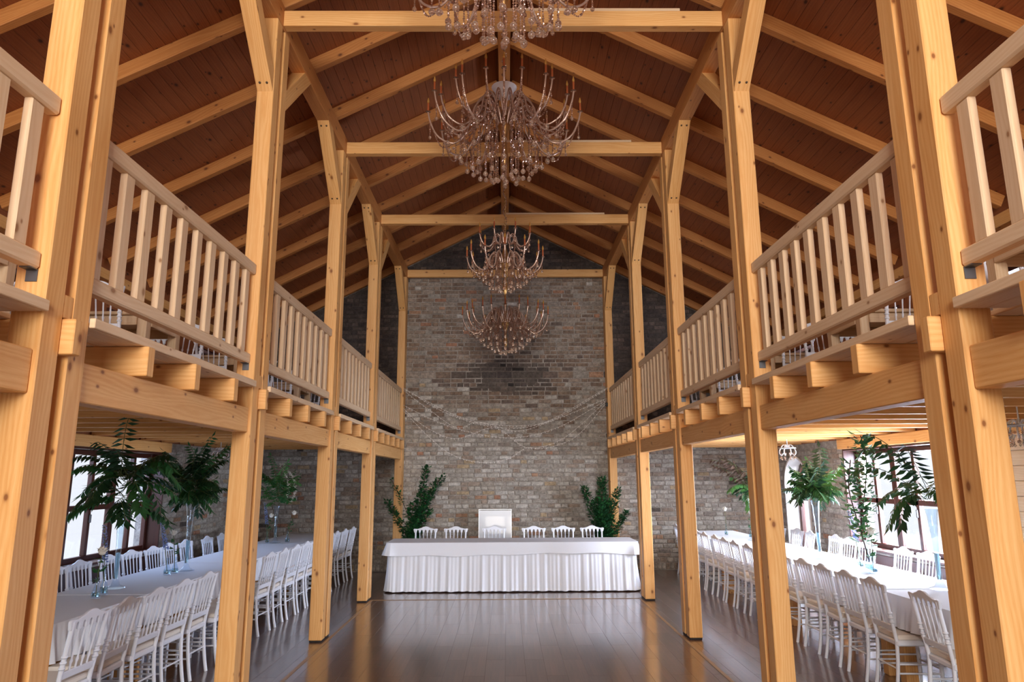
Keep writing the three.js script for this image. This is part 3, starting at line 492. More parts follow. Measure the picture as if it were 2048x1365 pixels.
for (const s of [-1, 1]) {
  const where = s > 0 ? 'by arched window' : 'opposite arched window';
  ['first table', 'second table', 'third table', 'fourth table'].forEach((t, i) => {
    const d = [12.4, 9.6, 7.0, 4.3][i];
    [['nave-end', 3.94], ['middle', 4.66], ['wall-end', 5.3]].forEach(([e, x]) => {
      chair(s * x, 2.862, d - 0.2 + rr(-0.03, 0.03), Math.PI + rr(-0.05, 0.05), `white gallery chair, ${e} seat, entrance side, ${t} from brick wall, ${where}`, `gallery chairs ${SIDE[s]}`);
      chair(s * (x - 0.04), 2.862, d + 1.08 + rr(-0.03, 0.03), rr(-0.05, 0.05), `white gallery chair, ${e} seat, brick side, ${t} from brick wall, ${where}`, `gallery chairs ${SIDE[s]}`);
    });
  });
}

// ---------------------------------------------------------------- tables and cloths
function woodTable(name, label, w, l, h, x, y, d, leg, mat, group) {
  const t = thing(name, label, 'table', x, y, d, 0, group);
  part(t, 'tabletop', cbox(w, 0.035, l, 0.006, 0, h - 0.0175, 0), mat);
  for (const sx of [-1, 1]) part(t, 'apron', cbox(0.03, 0.1, l - 2 * leg - 0.1, 0.004, sx * (w / 2 - 0.06), h - 0.087, 0), mat);
  for (const sz of [-1, 1]) part(t, 'apron', cbox(w - 2 * leg - 0.1, 0.1, 0.03, 0.004, 0, h - 0.087, sz * (l / 2 - 0.06)), mat);
  for (const sx of [-1, 1]) for (const sz of [-1, 1]) part(t, 'leg', cbox(leg, h - 0.036, leg, 0.008, sx * (w / 2 - 0.05 - leg / 2), (h - 0.036) / 2, sz * (l / 2 - 0.05 - leg / 2)), mat);
  return t;
}
// hanging cloth around a rectangle: rows of a perimeter loop; f(t, k) gives outward offset, y(t, k) the height
function drape(w, l, n, rows, off, hgt) {
  const P = 2 * (w + l), pos = [], idx = [], uv = [], r = 0.03;
  const at = (t) => { let s = t * P; if (s < w) return [-w / 2 + s, l / 2, 0, 1]; s -= w; if (s < l) return [w / 2, l / 2 - s, 1, 0]; s -= l; if (s < w) return [w / 2 - s, -l / 2, 0, -1]; s -= w; return [-w / 2, -l / 2 + s, -1, 0]; };
  for (let k = 0; k <= rows; k++) for (let i = 0; i < n; i++) {
    const t = i / n, a = at((t + 1 - 0.06 / P) % 1), b = at((t + 0.06 / P) % 1), m = at(t), nx = (a[2] + b[2] + m[2]) / 3, nz = (a[3] + b[3] + m[3]) / 3, px = (a[0] + b[0] + m[0]) / 3, pz = (a[1] + b[1] + m[1]) / 3, o = off(t, k / rows, t * P);
    pos.push(px + nx * o, hgt(t, k / rows, t * P), pz + nz * o); uv.push(t * P / 0.1, k / rows * 5);
  }
  for (let k = 0; k < rows; k++) for (let i = 0; i < n; i++) { const j = (i + 1) % n, a = k * n + i, b = k * n + j, c = a + n, e = b + n; idx.push(a, c, b, b, c, e); }
  const g = new THREE.BufferGeometry(); g.setAttribute('position', new THREE.Float32BufferAttribute(pos, 3)); g.setAttribute('uv', new THREE.Float32BufferAttribute(uv, 2)); g.setIndex(idx); g.computeVertexNormals(); return g;
}
const wav = (s, a, b, c) => 0.5 + 0.28 * Math.sin(s * a) + 0.22 * Math.sin(s * b + 1.3) + 0.16 * Math.sin(s * c + 4.1);
function clothTop(w, l, y) { return cbox(w + 0.008, 0.006, l + 0.008, 0.002, 0, y, 0); }
{
  woodTable('head_table', 'plain long table hidden beneath the white head table cloth', 4.44, 0.8, 0.85, 0.11, 0, 13.44, 0.07, M.pine);
  const c = thing('tablecloth', 'white pleated floor-length cloth over the long head table', 'tablecloth', 0.11, 0, 13.44);
  part(c, 'top_cloth', clothTop(4.56, 0.92, 0.857), M.cloth);
  const ov = part(c, 'overlay', drape(4.555, 0.915, 620, 6, (t, v, s) => 0.004 + 0.012 * v + 0.016 * v * (wav(s, 2.1, 5.3, 9.1) - 0.5) + 0.1 * v * Math.exp(-((Math.min(...[0, 4.555, 5.47, 10.025, 10.94].map((q) => Math.abs(s - q))) / 0.13) ** 2)), (t, v, s) => 0.859 - v * (0.215 + 0.018 * Math.sin(s * 1.4) + 0.01 * Math.sin(s * 6.1))), M.cloth);
  const sk = part(c, 'skirt', drape(4.5, 0.86, 1500, 8, (t, v, s) => 0.012 + 0.06 * v * v + (0.01 + 0.02 * v) * (wav(s, 34, 51.3, 83.1) - 0.4) + 0.008 * Math.sin(s * 12.3) * v, (t, v, s) => 0.72 - v * (0.704 - 0.011 * wav(s, 31, 19, 55) )), M.cloth);
}
for (const s of [-1, 1]) {
  const x = s > 0 ? 4.37 : -4.15, w = s > 0 ? 1.08 : 0.98;
  [[4.72, 7.42], [7.44, 10.14], [10.16, 12.86], [12.88, 15.48]].forEach(([a, b], i) => {
    const l = b - a, pos = ['fourth from the brick wall', 'third from the brick wall', 'second from the brick wall', 'beside the brick wall'][i];
    woodTable('banquet_table', `square-legged table under white cloth, ${pos}, ${SIDE[s]}`, w - 0.05, l - 0.08, 0.849, x, 0, (a + b) / 2, 0.12, M.pine);
    const c = thing('tablecloth', `white short-hanging cloth on side table ${pos}, ${SIDE[s]}`, 'tablecloth', x, 0, (a + b) / 2);
    part(c, 'top_cloth', clothTop(w, l - 0.02, 0.854), M.cloth);
    const ph = rr(0, 9);
    part(c, 'hanging_edge', drape(w, l - 0.02, 900, 6, (t, v, q) => { const side = (q > w && q < w + l) || q > 2 * w + l; return 0.004 + (side ? 0.03 * v + 0.04 * v * (wav(q + ph, 34, 51, 77) - 0.5) + 0.01 * v * Math.sin(q * 5 + ph) : 0.002); }, (t, v, q) => { const side = (q > w && q < w + l) || q > 2 * w + l; return 0.856 - v * ((side ? 0.305 : 0.3) + 0.012 * Math.sin(q * 3.1 + ph)); }), M.cloth);
  });
  [12.4, 9.6, 7.0, 4.3].forEach((d, i) => woodTable('gallery_table', `plain pale wooden table on the gallery, ${ORD[i]} from the brick wall, ${SIDE[s]}`, 2.0, 0.86, 0.86, s * 4.68, 2.862, d + 0.43, 0.1, M.pale));
}
{
  const b = thing('presentation_board', 'glossy white board with thin metal frame leaning behind head table', 'board', -0.24, 0, 15.5);
  const p = part(b, 'sheet', cbox(0.7, 1.28, 0.02, 0.004, 0, 0.67, 0), M.board); for (const s of [-1, 1]) part(b, 'frame', cbox(0.012, 1.33, 0.026, 0.002, s * 0.355, 0.67, 0), M.alu); for (const y of [0.02, 1.33]) part(b, 'frame', cbox(0.698, 0.012, 0.026, 0.002, 0, y, 0), M.alu);
  b.rotation.x = -0.05;
}

// ---------------------------------------------------------------- chandeliers
const beadGeo = new THREE.OctahedronGeometry(0.0115, 0), ballGeo = new THREE.IcosahedronGeometry(0.033, 1), smallBall = new THREE.IcosahedronGeometry(0.02, 1);
const flat = (g) => { const h = g.index ? g.toNonIndexed() : g; h.computeVertexNormals(); return h; };
function strand(pts, step = 0.021, size = 1) { const cv = pts.length > 2 ? new THREE.CatmullRomCurve3(pts) : new THREE.LineCurve3(pts[0], pts[1]), n = Math.max(2, Math.round(cv.getLength() / step)), out = []; for (let i = 0; i <= n; i++) { const p = cv.getPointAt(i / n); out.push(moved(beadGeo, p.x, p.y, p.z, 0, i, 0, size * (i % 5 === 4 ? 1.35 : 1))); } return merge(out); }
function chandelier(label, x, d, yHub, ridge, tiers, dropR, dropY, withBowl) {
  const c = thing('crystal_chandelier', label, 'chandelier', x, yHub, d);
  part(c, 'chain', (() => { const links = []; const L = ridge - yHub - 0.45, t = new THREE.TorusGeometry(0.02, 0.005, 5, 8); for (let i = 0; i < L / 0.034; i++) links.push(moved(t, 0, 0.45 + i * 0.034, 0, 0, (i % 2) * Q, 0, [0.8, 1.15, 1])); return merge(links); })(), M.brass);
  part(c, 'bead_wrap', (() => { const pts = []; const L = ridge - yHub - 0.42; for (let i = 0; i <= 30; i++) pts.push(V(0.028 * Math.cos(i * 1.3), 0.42 + L * i / 30, 0.028 * Math.sin(i * 1.3))); return strand(pts, 0.03, 1.2); })(), M.bead);
  part(c, 'stem', lathe([[0, 0.46], [0.02, 0.45], [0.03, 0.38], [0.02, 0.3], [0.05, 0.18], [0.035, 0.1], [0.075, 0.03], [0.085, -0.02], [0.05, -0.08], [0.025, -0.2], [0.045, -0.4], [0.02, -0.5], [0, -0.52]], 14), M.brass);
  if (withBowl) { const b = part(c, 'glass_bowl', lathe([[0.02, 0.36], [0.08, 0.385], [0.115, 0.44], [0.13, 0.5], [0.16, 0.525], [0.152, 0.53], [0.122, 0.505], [0.105, 0.445], [0.07, 0.395], [0, 0.372]], 20), M.opal); }
  for (const t of tiers) {
    const P = [V(0.06, t.y - 0.02, 0), V(0.13 * t.r + 0.03, t.y + 0.2 * t.r, 0), V(0.3 * t.r, t.y + 0.3 * t.r, 0), V(0.43 * t.r, t.y + 0.16 * t.r, 0), V(0.5 * t.r, t.y - 0.1 * t.r, 0), V(0.66 * t.r, t.y - 0.24 * t.r, 0), V(0.86 * t.r, t.y - 0.15 * t.r, 0), V(0.97 * t.r, t.y + 0.06 * t.r, 0), V(t.r, t.y + 0.2 * t.r, 0)];
    const arm = tube(P, 0.0115, 34, 6), ty = t.y + 0.2 * t.r, pan = lathe([[0, -0.008], [0.034, 0.004], [0.03, 0.009], [0.012, 0.004], [0, 0.004]], 10), can = lathe([[0, 0], [0.0125, 0], [0.0125, 0.12], [0, 0.121]], 8), bul = lathe([[0, 0], [0.012, 0.004], [0.0165, 0.024], [0.011, 0.05], [0.003, 0.078], [0, 0.08]], 8);
    const hang = [0.5, 0.66, 0.82, 0.95].map((f) => f);
    for (let i = 0; i < t.n; i++) {
      const a = (i + (t.ph || 0)) / t.n * Math.PI * 2, m = part(c, 'arm', arm, M.arm); m.rotation.y = a;
      part(m, 'drip_pan', pan, M.crystal, t.r, ty, 0); part(m, 'candle', can, M.candle, t.r, ty, 0); part(m, 'bulb', bul, M.bulb, t.r, ty + 0.12, 0);
      part(m, 'bead_garland', t.garland ||= merge([strand([V(0.3 * t.r, t.y + 0.29 * t.r, 0), V(0.47 * t.r, t.y - 0.18 * t.r, 0), V(0.62 * t.r, t.y - 0.27 * t.r, 0)]), strand([V(0.66 * t.r, t.y - 0.25 * t.r, 0), V(0.8 * t.r, t.y - 0.3 * t.r, 0), V(0.97 * t.r, t.y + 0.04 * t.r, 0)]), strand([V(0.97 * t.r, t.y + 0.04 * t.r, 0), V(0.97 * t.r, t.y - 0.1 * t.r - 0.03, 0)])]), M.bead);
      const b1 = part(m, 'pendant', smallBall, M.crystal, 0.97 * t.r, t.y - 0.1 * t.r - 0.06, 0);
      const b2 = part(m, 'pendant', smallBall, M.crystal, 0.66 * t.r, t.y - 0.24 * t.r - 0.07, 0);
    }
  }
  // curtain of bead strands with ball ends forming a bowl underneath
  for (const [f, n] of [[0.1, 6], [0.22, 10], [0.36, 14], [0.5, 18], [0.64, 20]]) for (let i = 0; i < n; i++) {
    const a = (i + f * 7) / n * Math.PI * 2, r = f * dropR * 1.15, rim = 0.05 * dropR - 0.12 * f, low = dropY * (1 - 0.62 * f * f / 0.41) + rr(-0.03, 0.03), X = r * Math.cos(a), Z = r * Math.sin(a);
    const st = part(c, 'bead_strand', strand([V(X, rim + (f < 0.4 ? 0.12 : -0.05), Z), V(X, low + 0.035, Z)], 0.024), M.bead);
    part(c, 'crystal_ball', ballGeo, M.crystal, X, low, Z).scale.setScalar(0.35 + 0.6 * dropR);
  }
  return c;
}
chandelier('large crystal chandelier fourth from the brick wall, hanging before the fourth tie beam', 0, 5.04, 6.28, 7.9, [{ n: 12, r: 0.95, y: 0 }, { n: 12, r: 0.8, y: 0.14, ph: 0.5 }], 0.95, -0.72, true);
chandelier('large many-armed crystal chandelier before the third tie beam from the brick wall', 0, 7.92, 6.3, 7.9, [{ n: 12, r: 0.95, y: 0 }, { n: 12, r: 0.8, y: 0.14, ph: 0.5 }], 0.95, -0.72, true);
chandelier('two-tier crystal chandelier hanging before the second tie beam from the brick wall', 0, 10.82, 5.42, 7.9, [{ n: 12, r: 0.62, y: 0 }, { n: 8, r: 0.44, y: 0.38, ph: 0.5 }], 0.62, -0.45, false);
chandelier('low-hung crystal chandelier close to the brick wall above the head table', 0, 13.85, 5.12, 7.9, [{ n: 12, r: 0.88, y: 0 }, { n: 8, r: 0.72, y: 0.1, ph: 0.5 }], 0.88, -0.62, false);
function aisleLamp(label, x, d) {
  const c = thing('aisle_lamp', label, 'lamp', x, 2.3, d);
  part(c, 'canopy', lathe([[0, 0.53], [0.06, 0.529], [0.05, 0.51], [0.008, 0.5], [0.008, 0.2], [0, 0.2]], 12), M.alu); part(c, 'ring', moved(new THREE.TorusGeometry(0.14, 0.012, 6, 24), 0, 0.2, 0, Q, 0, 0), M.alu);
  for (let i = 0; i < 8; i++) { const a = i * Math.PI / 4, m = part(c, 'scroll_arm', tube([V(0, 0.2, 0), V(0.06, 0.26, 0), V(0.12, 0.2, 0), V(0.15, 0.12, 0), V(0.11, 0.07, 0), V(0.08, 0.11, 0)], 0.009, 14, 5), M.opal); m.rotation.y = a; part(m, 'bead_strand', strand([V(0.14, 0.2, 0), V(0.1, 0.0, 0)], 0.022, 1.2), M.crystal); part(m, 'pendant', smallBall, M.crystal, 0.13, 0.03, 0); }
}
aisleLamp('small white crystal ceiling lamp beside the arched window', 5.05, 12.5); aisleLamp('small white crystal ceiling lamp opposite the arched window', -5.12, 12.6); aisleLamp('small white crystal ceiling lamp nearer the entrance, arched-window side', 5.25, 7.05);

// ---------------------------------------------------------------- string lights on the brick wall
{
  const S = [[[-2.3, 4.0], [-1.3, 3.42], [-0.24, 3.12], [0.7, 3.16], [2.3, 3.99]], [[-2.3, 3.98], [-1.0, 3.34], [-0.2, 3.16], [0.9, 3.22], [2.3, 3.97]], [[-2.3, 3.95], [-1.7, 3.5], [-1.04, 3.1], [-0.65, 3.23], [0.26, 3.03], [1.0, 3.24], [2.28, 3.75]],
    [[-2.3, 3.62], [-1.7, 3.32], [-1.0, 3.06], [0.11, 2.88], [1.1, 3.08], [2.28, 3.72]], [[-2.3, 3.55], [-1.9, 3.2], [-1.14, 2.87], [-0.24, 3.1], [0.47, 2.66], [1.2, 2.82], [2.28, 3.7]], [[-2.3, 3.5], [-1.7, 2.9], [-1.2, 2.52], [-0.52, 2.34], [0.05, 2.42], [0.47, 2.66], [0.77, 2.64], [1.5, 2.86], [2.28, 3.66]]];
  const words = ['topmost fairy light string swagged across the brick wall', 'second fairy light string from top across the brick wall', 'third fairy light string from top, with two dips', 'fourth fairy light string from top, one even curve', 'fifth fairy light string from top, with a raised middle', 'lowest fairy light string sagging deepest on the brick wall'];
  S.forEach((pts, i) => {
    const t = thing('fairy_lights', words[i], 'string lights', 0, 2.3, 15.46 + i * 0.012), P = pts.map(([x, y]) => V(x, y - 2.3, 0)), cv = new THREE.CatmullRomCurve3(P);
    part(t, 'wire', tube(P, 0.0036, 90, 5), M.wire);
    const n = 62, b = lathe([[0, 0], [0.0055, 0.003], [0.005, 0.024], [0, 0.027]], 6), out = []; for (let k = 1; k < n; k++) { const p = cv.getPointAt(k / n); out.push(moved(b, p.x, p.y, p.z, 0, 0, Math.PI + rr(-1.2, 1.2))); }
    part(t, 'tiny_bulbs', merge(out), M.led).userData.kind = 'stuff';
  });
  const p = thing('power_plug', 'small black plug hanging from the fairy light ends', 'plug', 2.27, 3.56, 15.5); part(p, 'body', cbox(0.05, 0.09, 0.05, 0.01, 0, 0.05, 0), M.black); part(p, 'cable', tube([V(0, 0.09, 0), V(0.01, 0.25, 0), V(0, 0.42, 0)], 0.006, 8, 5), M.black);
}

// ---------------------------------------------------------------- vases, flowers and foliage
function leafTris(pos, base, dir, side, len, wid, fold) {
  const up = dir.clone().cross(side).normalize(), m = base.clone().addScaledVector(dir, len * 0.42), tip = base.clone().addScaledVector(dir, len).addScaledVector(up, -len * 0.12);
  const l = m.clone().addScaledVector(side, wid).addScaledVector(up, fold), r = m.clone().addScaledVector(side, -wid).addScaledVector(up, fold);
  for (const v of [base, l, m, m, l, tip, base, m, r, m, tip, r]) pos.push(v.x, v.y, v.z);
}
// compound leaf growing along +x from the origin, rising then drooping
function frond(len, pairs, leaflet, rise, droop) {
  const pos = [], pts = []; for (let i = 0; i <= 10; i++) { const t = i / 10; pts.push(V(len * t * (1 - 0.15 * t * droop), len * (rise * t - droop * t * t), 0.03 * Math.sin(t * 3))); }
  const cv = new THREE.CatmullRomCurve3(pts);
  for (let i = 0; i < pairs; i++) { const t = 0.22 + 0.76 * i / (pairs - 1), p = cv.getPointAt(t), tg = cv.getTangentAt(t); for (const s of [-1, 1]) { const d = tg.clone().multiplyScalar(0.45).add(V(0, -0.55 + rr(-0.2, 0.2), s * (0.75 + rr(-0.15, 0.15)))).normalize(), sd = tg.clone().sub(d.clone().multiplyScalar(tg.dot(d))).normalize(); leafTris(pos, p, d, sd, leaflet * (1 - 0.35 * Math.abs(t - 0.5)) * rr(0.85, 1.15), leaflet * 0.155, 0.004); } }
  { const p = cv.getPointAt(1), tg = cv.getTangentAt(1); leafTris(pos, p, tg, V(0, 0, 1), leaflet * 0.9, leaflet * 0.155, 0.004); }
  const lg = geom(pos); return [lg, tube(pts, 0.0035, 10, 4)];
}
function foliage(name, label, x, y, d, specs, group) {       // specs: {turn, tilt, len, pairs, leaflet, rise, droop, mat, at}
  const g = thing(name, label, 'foliage', x, y, d, 0, group);
  for (const s of specs) { const [l, r] = frond(s.len, s.pairs, s.leaflet, s.rise, s.droop), m = part(g, 'frond', l, s.mat, ...(s.at || [0, 0, 0])); m.rotation.y = s.turn; part(m, 'stalk', r, M.stem); }
  return g;
}
function vaseTall(label, x, d, h) {
  const v = thing('trumpet_vase', label, 'vase', x, 0.858, d), hh = h;
  part(v, 'body', lathe([[0, 0.0], [0.1, 0.002], [0.102, 0.012], [0.05, 0.035], [0.03, 0.08], [0.024, 0.2], [0.03, hh * 0.6], [0.05, hh * 0.92], [0.062, hh], [0.059, hh], [0.047, hh * 0.92], [0.027, hh * 0.6], [0.021, 0.2], [0.02, 0.1], [0, 0.09]], 20), M.vase);
  part(v, 'water', lathe([[0, 0.1], [0.019, 0.101], [0.02, 0.2], [0.023, hh * 0.45], [0, hh * 0.45]], 14), M.water);
}
function bottle(label, x, d, h = 0.2, r = 0.045) { const v = thing('bud_vase', label, 'vase', x, 0.858, d); part(v, 'body', lathe([[0, 0], [r * 0.9, 0.002], [r, 0.015], [r * 0.95, h * 0.3], [r * 0.35, h * 0.62], [r * 0.32, h * 0.95], [r * 0.45, h], [r * 0.4, h], [r * 0.27, h * 0.94], [r * 0.3, h * 0.62], [r * 0.88, h * 0.3], [r * 0.9, 0.02], [0, 0.015]], 16), M.vase); part(v, 'water', lathe([[0, 0.017], [r * 0.87, 0.021], [r * 0.84, h * 0.3], [0, h * 0.3]], 12), M.water); }
function rose(label, x, d, h, tx = 0, leaves = true, size = 1) {
  const f = thing('rose', label, 'flower', x, 0.88, d), top = V(tx, h, 0);
  part(f, 'stem', tube([V(0, 0, 0), V(tx * 0.3, h * 0.5, 0.01), top], 0.004, 8, 5), M.stem);
  const pos = []; for (let k = 0; k < 14; k++) { const a = k * 2.4, r = 0.006 + k * 0.0022, c = V(tx + Math.cos(a) * r, h + 0.03 - k * 0.001, Math.sin(a) * r), dir = V(Math.cos(a) * (0.25 + k * 0.05), 1 - k * 0.035, Math.sin(a) * (0.25 + k * 0.05)).normalize(), sd = V(-Math.sin(a), 0, Math.cos(a)); leafTris(pos, c.clone().addScaledVector(dir, -0.022 * size), dir, sd, 0.06 * size, 0.024 * size, -0.008); }
  part(f, 'petals', geom(pos), M.petalWhite); part(f, 'bud', moved(new THREE.IcosahedronGeometry(0.027 * size, 1), tx, h + 0.02, 0), M.petalWhite);
  if (leaves) { const lp = []; for (let k = 0; k < 12; k++) { const t = rr(0.35, 0.9), a = rr(0, 6.28), dir = V(Math.cos(a), rr(-0.1, 0.5), Math.sin(a)).normalize(); leafTris(lp, V(tx * t, h * t, 0), dir, V(-Math.sin(a), 0, Math.cos(a)), rr(0.06, 0.1), 0.026, 0.006); } part(f, 'leaves', geom(lp), M.leafMid); }
}
function delphinium(label, x, d, h, tx) {
  const f = thing('delphinium', label, 'flower', x, 0.88, d); part(f, 'stem', tube([V(0, 0, 0), V(tx * 0.4, h * 0.5, 0), V(tx, h, 0)], 0.004, 8, 5), M.stem);
  const pos = []; for (let k = 0; k < 60; k++) { const t = 0.45 + 0.55 * k / 60, a = k * 2.4, s = 0.03 * (1.25 - t * 0.75), dir = V(Math.cos(a), 0.3, Math.sin(a)).normalize(), c = V(tx * (t * t * 0.6 + t * 0.4), h * t, 0).addScaledVector(dir, 0.008); for (let q = 0; q < 3; q++) leafTris(pos, c, dir.clone().add(V(rr(-0.5, 0.5), rr(-0.5, 0.5), rr(-0.5, 0.5))).normalize(), V(-Math.sin(a), 0.2, Math.cos(a)).normalize(), s * 1.3, s * 0.6, 0.003); }
  part(f, 'blossoms', geom(pos), M.petalBlue);
}
const spray = (n, len, pairs, leaflet, mats, o = {}) => Array.from({ length: n }, (_, i) => ({ turn: (i + rr(-0.3, 0.3)) / n * Math.PI * 2 * (o.arc || 1) + (o.from || 0), len: len * rr(0.75, 1.15), pairs: Math.max(4, Math.round(pairs * rr(0.8, 1.2))), leaflet: leaflet * rr(0.85, 1.2), rise: rr(...(o.rise || [0.3, 1.3])), droop: rr(...(o.droop || [0.3, 0.9])), mat: pick(mats), at: [rr(-0.05, 0.05), rr(...(o.lift || [-0.05, 0.3])), rr(-0.05, 0.05)] }));
// side opposite the arched window
vaseTall('tall clear trumpet vase holding the big drooping fronds', -4.2, 7.83, 0.82);
foliage('leafy_fronds', 'big spreading dark sumac fronds in tall vase before the dark window', -4.2, 1.74, 7.83, [...spray(15, 0.6, 10, 0.165, [M.leafDark, M.leafDark, M.leafMid], { rise: [0.35, 1.15], droop: [0.5, 0.95], lift: [0.05, 0.35] }), ...spray(8, 0.56, 9, 0.15, [M.leafDark, M.leafMid], { rise: [0.0, 0.4], droop: [0.4, 0.7], lift: [-0.05, 0.1] }), ...spray(7, 0.62, 10, 0.155, [M.leafDark], { rise: [1.25, 1.7], droop: [0.55, 0.85], lift: [0.12, 0.3] })]);
vaseTall('tall clear trumpet vase under a round dark leafy ball', -4.08, 9.24, 0.84);
foliage('leafy_bouquet', 'round bushy ball of narrow dark leaves in tall vase opposite the arched window', -4.06, 1.74, 9.24, [...spray(38, 0.36, 10, 0.12, [M.leafDark, M.leafDark, M.leafMid], { rise: [0.1, 1.6], droop: [0.1, 0.6], lift: [0.05, 0.35] }), ...spray(20, 0.33, 9, 0.12, [M.leafDark, M.leafMid], { rise: [-0.3, 0.3], droop: [0.3, 0.6], lift: [0.05, 0.2] })]);
vaseTall('tall clear vase with greenery and tiny white sprays near the brick wall', -4.22, 13.12, 0.66);
{
  const g = foliage('leafy_bouquet', 'green bouquet with hanging white blossom sprays near the brick wall', -4.22, 1.52, 13.12, spray(34, 0.42, 11, 0.1, [M.leafMid, M.leafLight, M.leafMid], { rise: [0.2, 1.7], droop: [0.2, 0.8], lift: [0, 0.4] }));
  for (let k = 0; k < 5; k++) { const pos = [], a = rr(-0.9, 0.9); for (let i = 0; i < 34; i++) { const t = i / 34, c = V(0.05 + 0.28 * Math.sin(t * 2.4) * Math.cos(a), 0.75 - t * 0.7, 0.2 * Math.sin(a) + rr(-0.02, 0.02)), q = rr(0, 6.28); for (let z = 0; z < 2; z++) leafTris(pos, c, V(Math.cos(q + z * 2), rr(-0.3, 0.8), Math.sin(q + z * 2)).normalize(), V(-Math.sin(q), 0, Math.cos(q)), 0.034, 0.014, 0.003); } part(g, 'blossom_spray', geom(pos), M.petalWhite); }
}
bottle('small round-bellied bud vase with a leafy rose beside tall vase', -4.04, 7.2); rose('white rose with broad leaves beside the big fronds', -4.04, 7.2, 0.4, 0.02, true, 1.3);
bottle('straight clear bud vase with blue delphinium beside the big fronds', -4.09, 7.42, 0.26, 0.04); delphinium('pale blue delphinium spike beside the big fronds', -4.09, 7.42, 0.66, -0.06);
bottle('small bud vase with delphinium before the round leafy ball', -4.14, 8.87, 0.2); delphinium('pale blue delphinium spike before the round leafy ball', -4.14, 8.87, 0.62, -0.13);
bottle('small bud vase with cream rose before the round leafy ball', -4.12, 9.02, 0.2); rose('cream rose before the round leafy ball', -4.12, 9.02, 0.44, -0.05);
bottle('small bud vase with two roses near the brick wall, opposite the arched window', -4.02, 13.2, 0.22); rose('single white rose on long stem near brick wall, opposite the arched window', -4.02, 13.2, 0.48, 0.1, true, 1.25);
bottle('slim bud vase beside the greenery with white sprays', -4.34, 13.05, 0.22, 0.035); rose('white rose close to the greenery with white sprays', -4.34, 13.05, 0.44, 0.05, true, 1.2); delphinium('tall blue delphinium under the greenery with white sprays', -4.34, 13.05, 0.7, -0.08);
// arched-window side
vaseTall('tall clear trumpet vase with one leaning branch, arched-window side', 4.44, 7.38, 0.8);
foliage('leafy_fronds', 'loose arching sumac fronds before the sunny window', 4.42, 1.66, 7.38, [[3.3, 0.75, 1.35, 0.8, 0.2], [2.75, 0.7, 1.2, 0.75, 0.1], [3.9, 0.62, 1.5, 0.8, 0.2], [2.3, 0.55, 1.0, 0.95, 0.05], [4.5, 0.5, 0.9, 0.9, 0.1], [3.1, 0.5, 0.6, 1.1, 0.1], [1.6, 0.5, 1.1, 0.8, 0.1], [0.6, 0.5, 1.2, 0.8, 0.1], [5.4, 0.5, 1.0, 0.8, 0.1], [3.5, 0.45, 0.3, 0.95, 0.15], [2.9, 0.6, 1.6, 0.7, 0.25]].map(([turn, len, rise, droop, up]) => ({ turn, len, rise, droop, pairs: 9, leaflet: 0.165, mat: pick([M.leafMid, M.leafDark, M.leafMid]), at: [rr(-0.03, 0.03), up, rr(-0.03, 0.03)] })));
vaseTall('tall clear trumpet vase before the arched window', 4.42, 10.1, 0.8);
foliage('leafy_bouquet', 'bright green bushy leaf bouquet before the arched window', 4.42, 1.68, 10.1, [...spray(30, 0.36, 9, 0.14, [M.leafMid, M.leafLight, M.leafDark], { rise: [0.3, 1.6], droop: [0.1, 0.6], lift: [0, 0.25] }), ...spray(16, 0.36, 9, 0.135, [M.leafMid, M.leafDark], { rise: [0, 0.4], droop: [0.3, 0.7], lift: [0.05, 0.2] })]);
vaseTall('tall clear trumpet vase half hidden by a post, arched-window side', 4.5, 13.0, 0.75);
foliage('leafy_bouquet', 'bouquet of brownish and green round leaves near the brick wall', 4.5, 1.6, 13.0, [...spray(11, 0.6, 10, 0.14, [M.leafBrown, M.leafBrown, M.leafDark], { rise: [0.7, 1.5], droop: [0.2, 0.6], lift: [0.15, 0.4], arc: 0.5, from: Math.PI * 0.72 }), ...spray(20, 0.42, 10, 0.13, [M.leafMid, M.leafLight, M.leafDark], { rise: [0.1, 1.2], droop: [0.3, 0.8], lift: [0, 0.3] })]);
bottle('slim clear bottle with blue delphinium, arched-window side', 4.5, 9.12, 0.24, 0.04); delphinium('blue delphinium spike before the sunny window frame', 4.5, 9.12, 0.68, -0.08);
bottle('round-bellied bud vase with white rose, arched-window side', 4.4, 8.62, 0.2, 0.055); rose('large white rose before the sunny window', 4.4, 8.62, 0.44, 0.02, true, 1.5);
bottle('tiny bud vase with rose near the brick wall, arched-window side', 4.38, 14.2, 0.22, 0.035); rose('single white rose on the last table, arched-window side', 4.38, 14.2, 0.46, 0.0, false, 1.35);
bottle('tiny bud vase beside a post near brick wall, arched-window side', 4.66, 13.6, 0.22, 0.035); rose('white rose with leaves near the brick wall, arched-window side', 4.66, 13.6, 0.42, 0.03, true, 1.4);
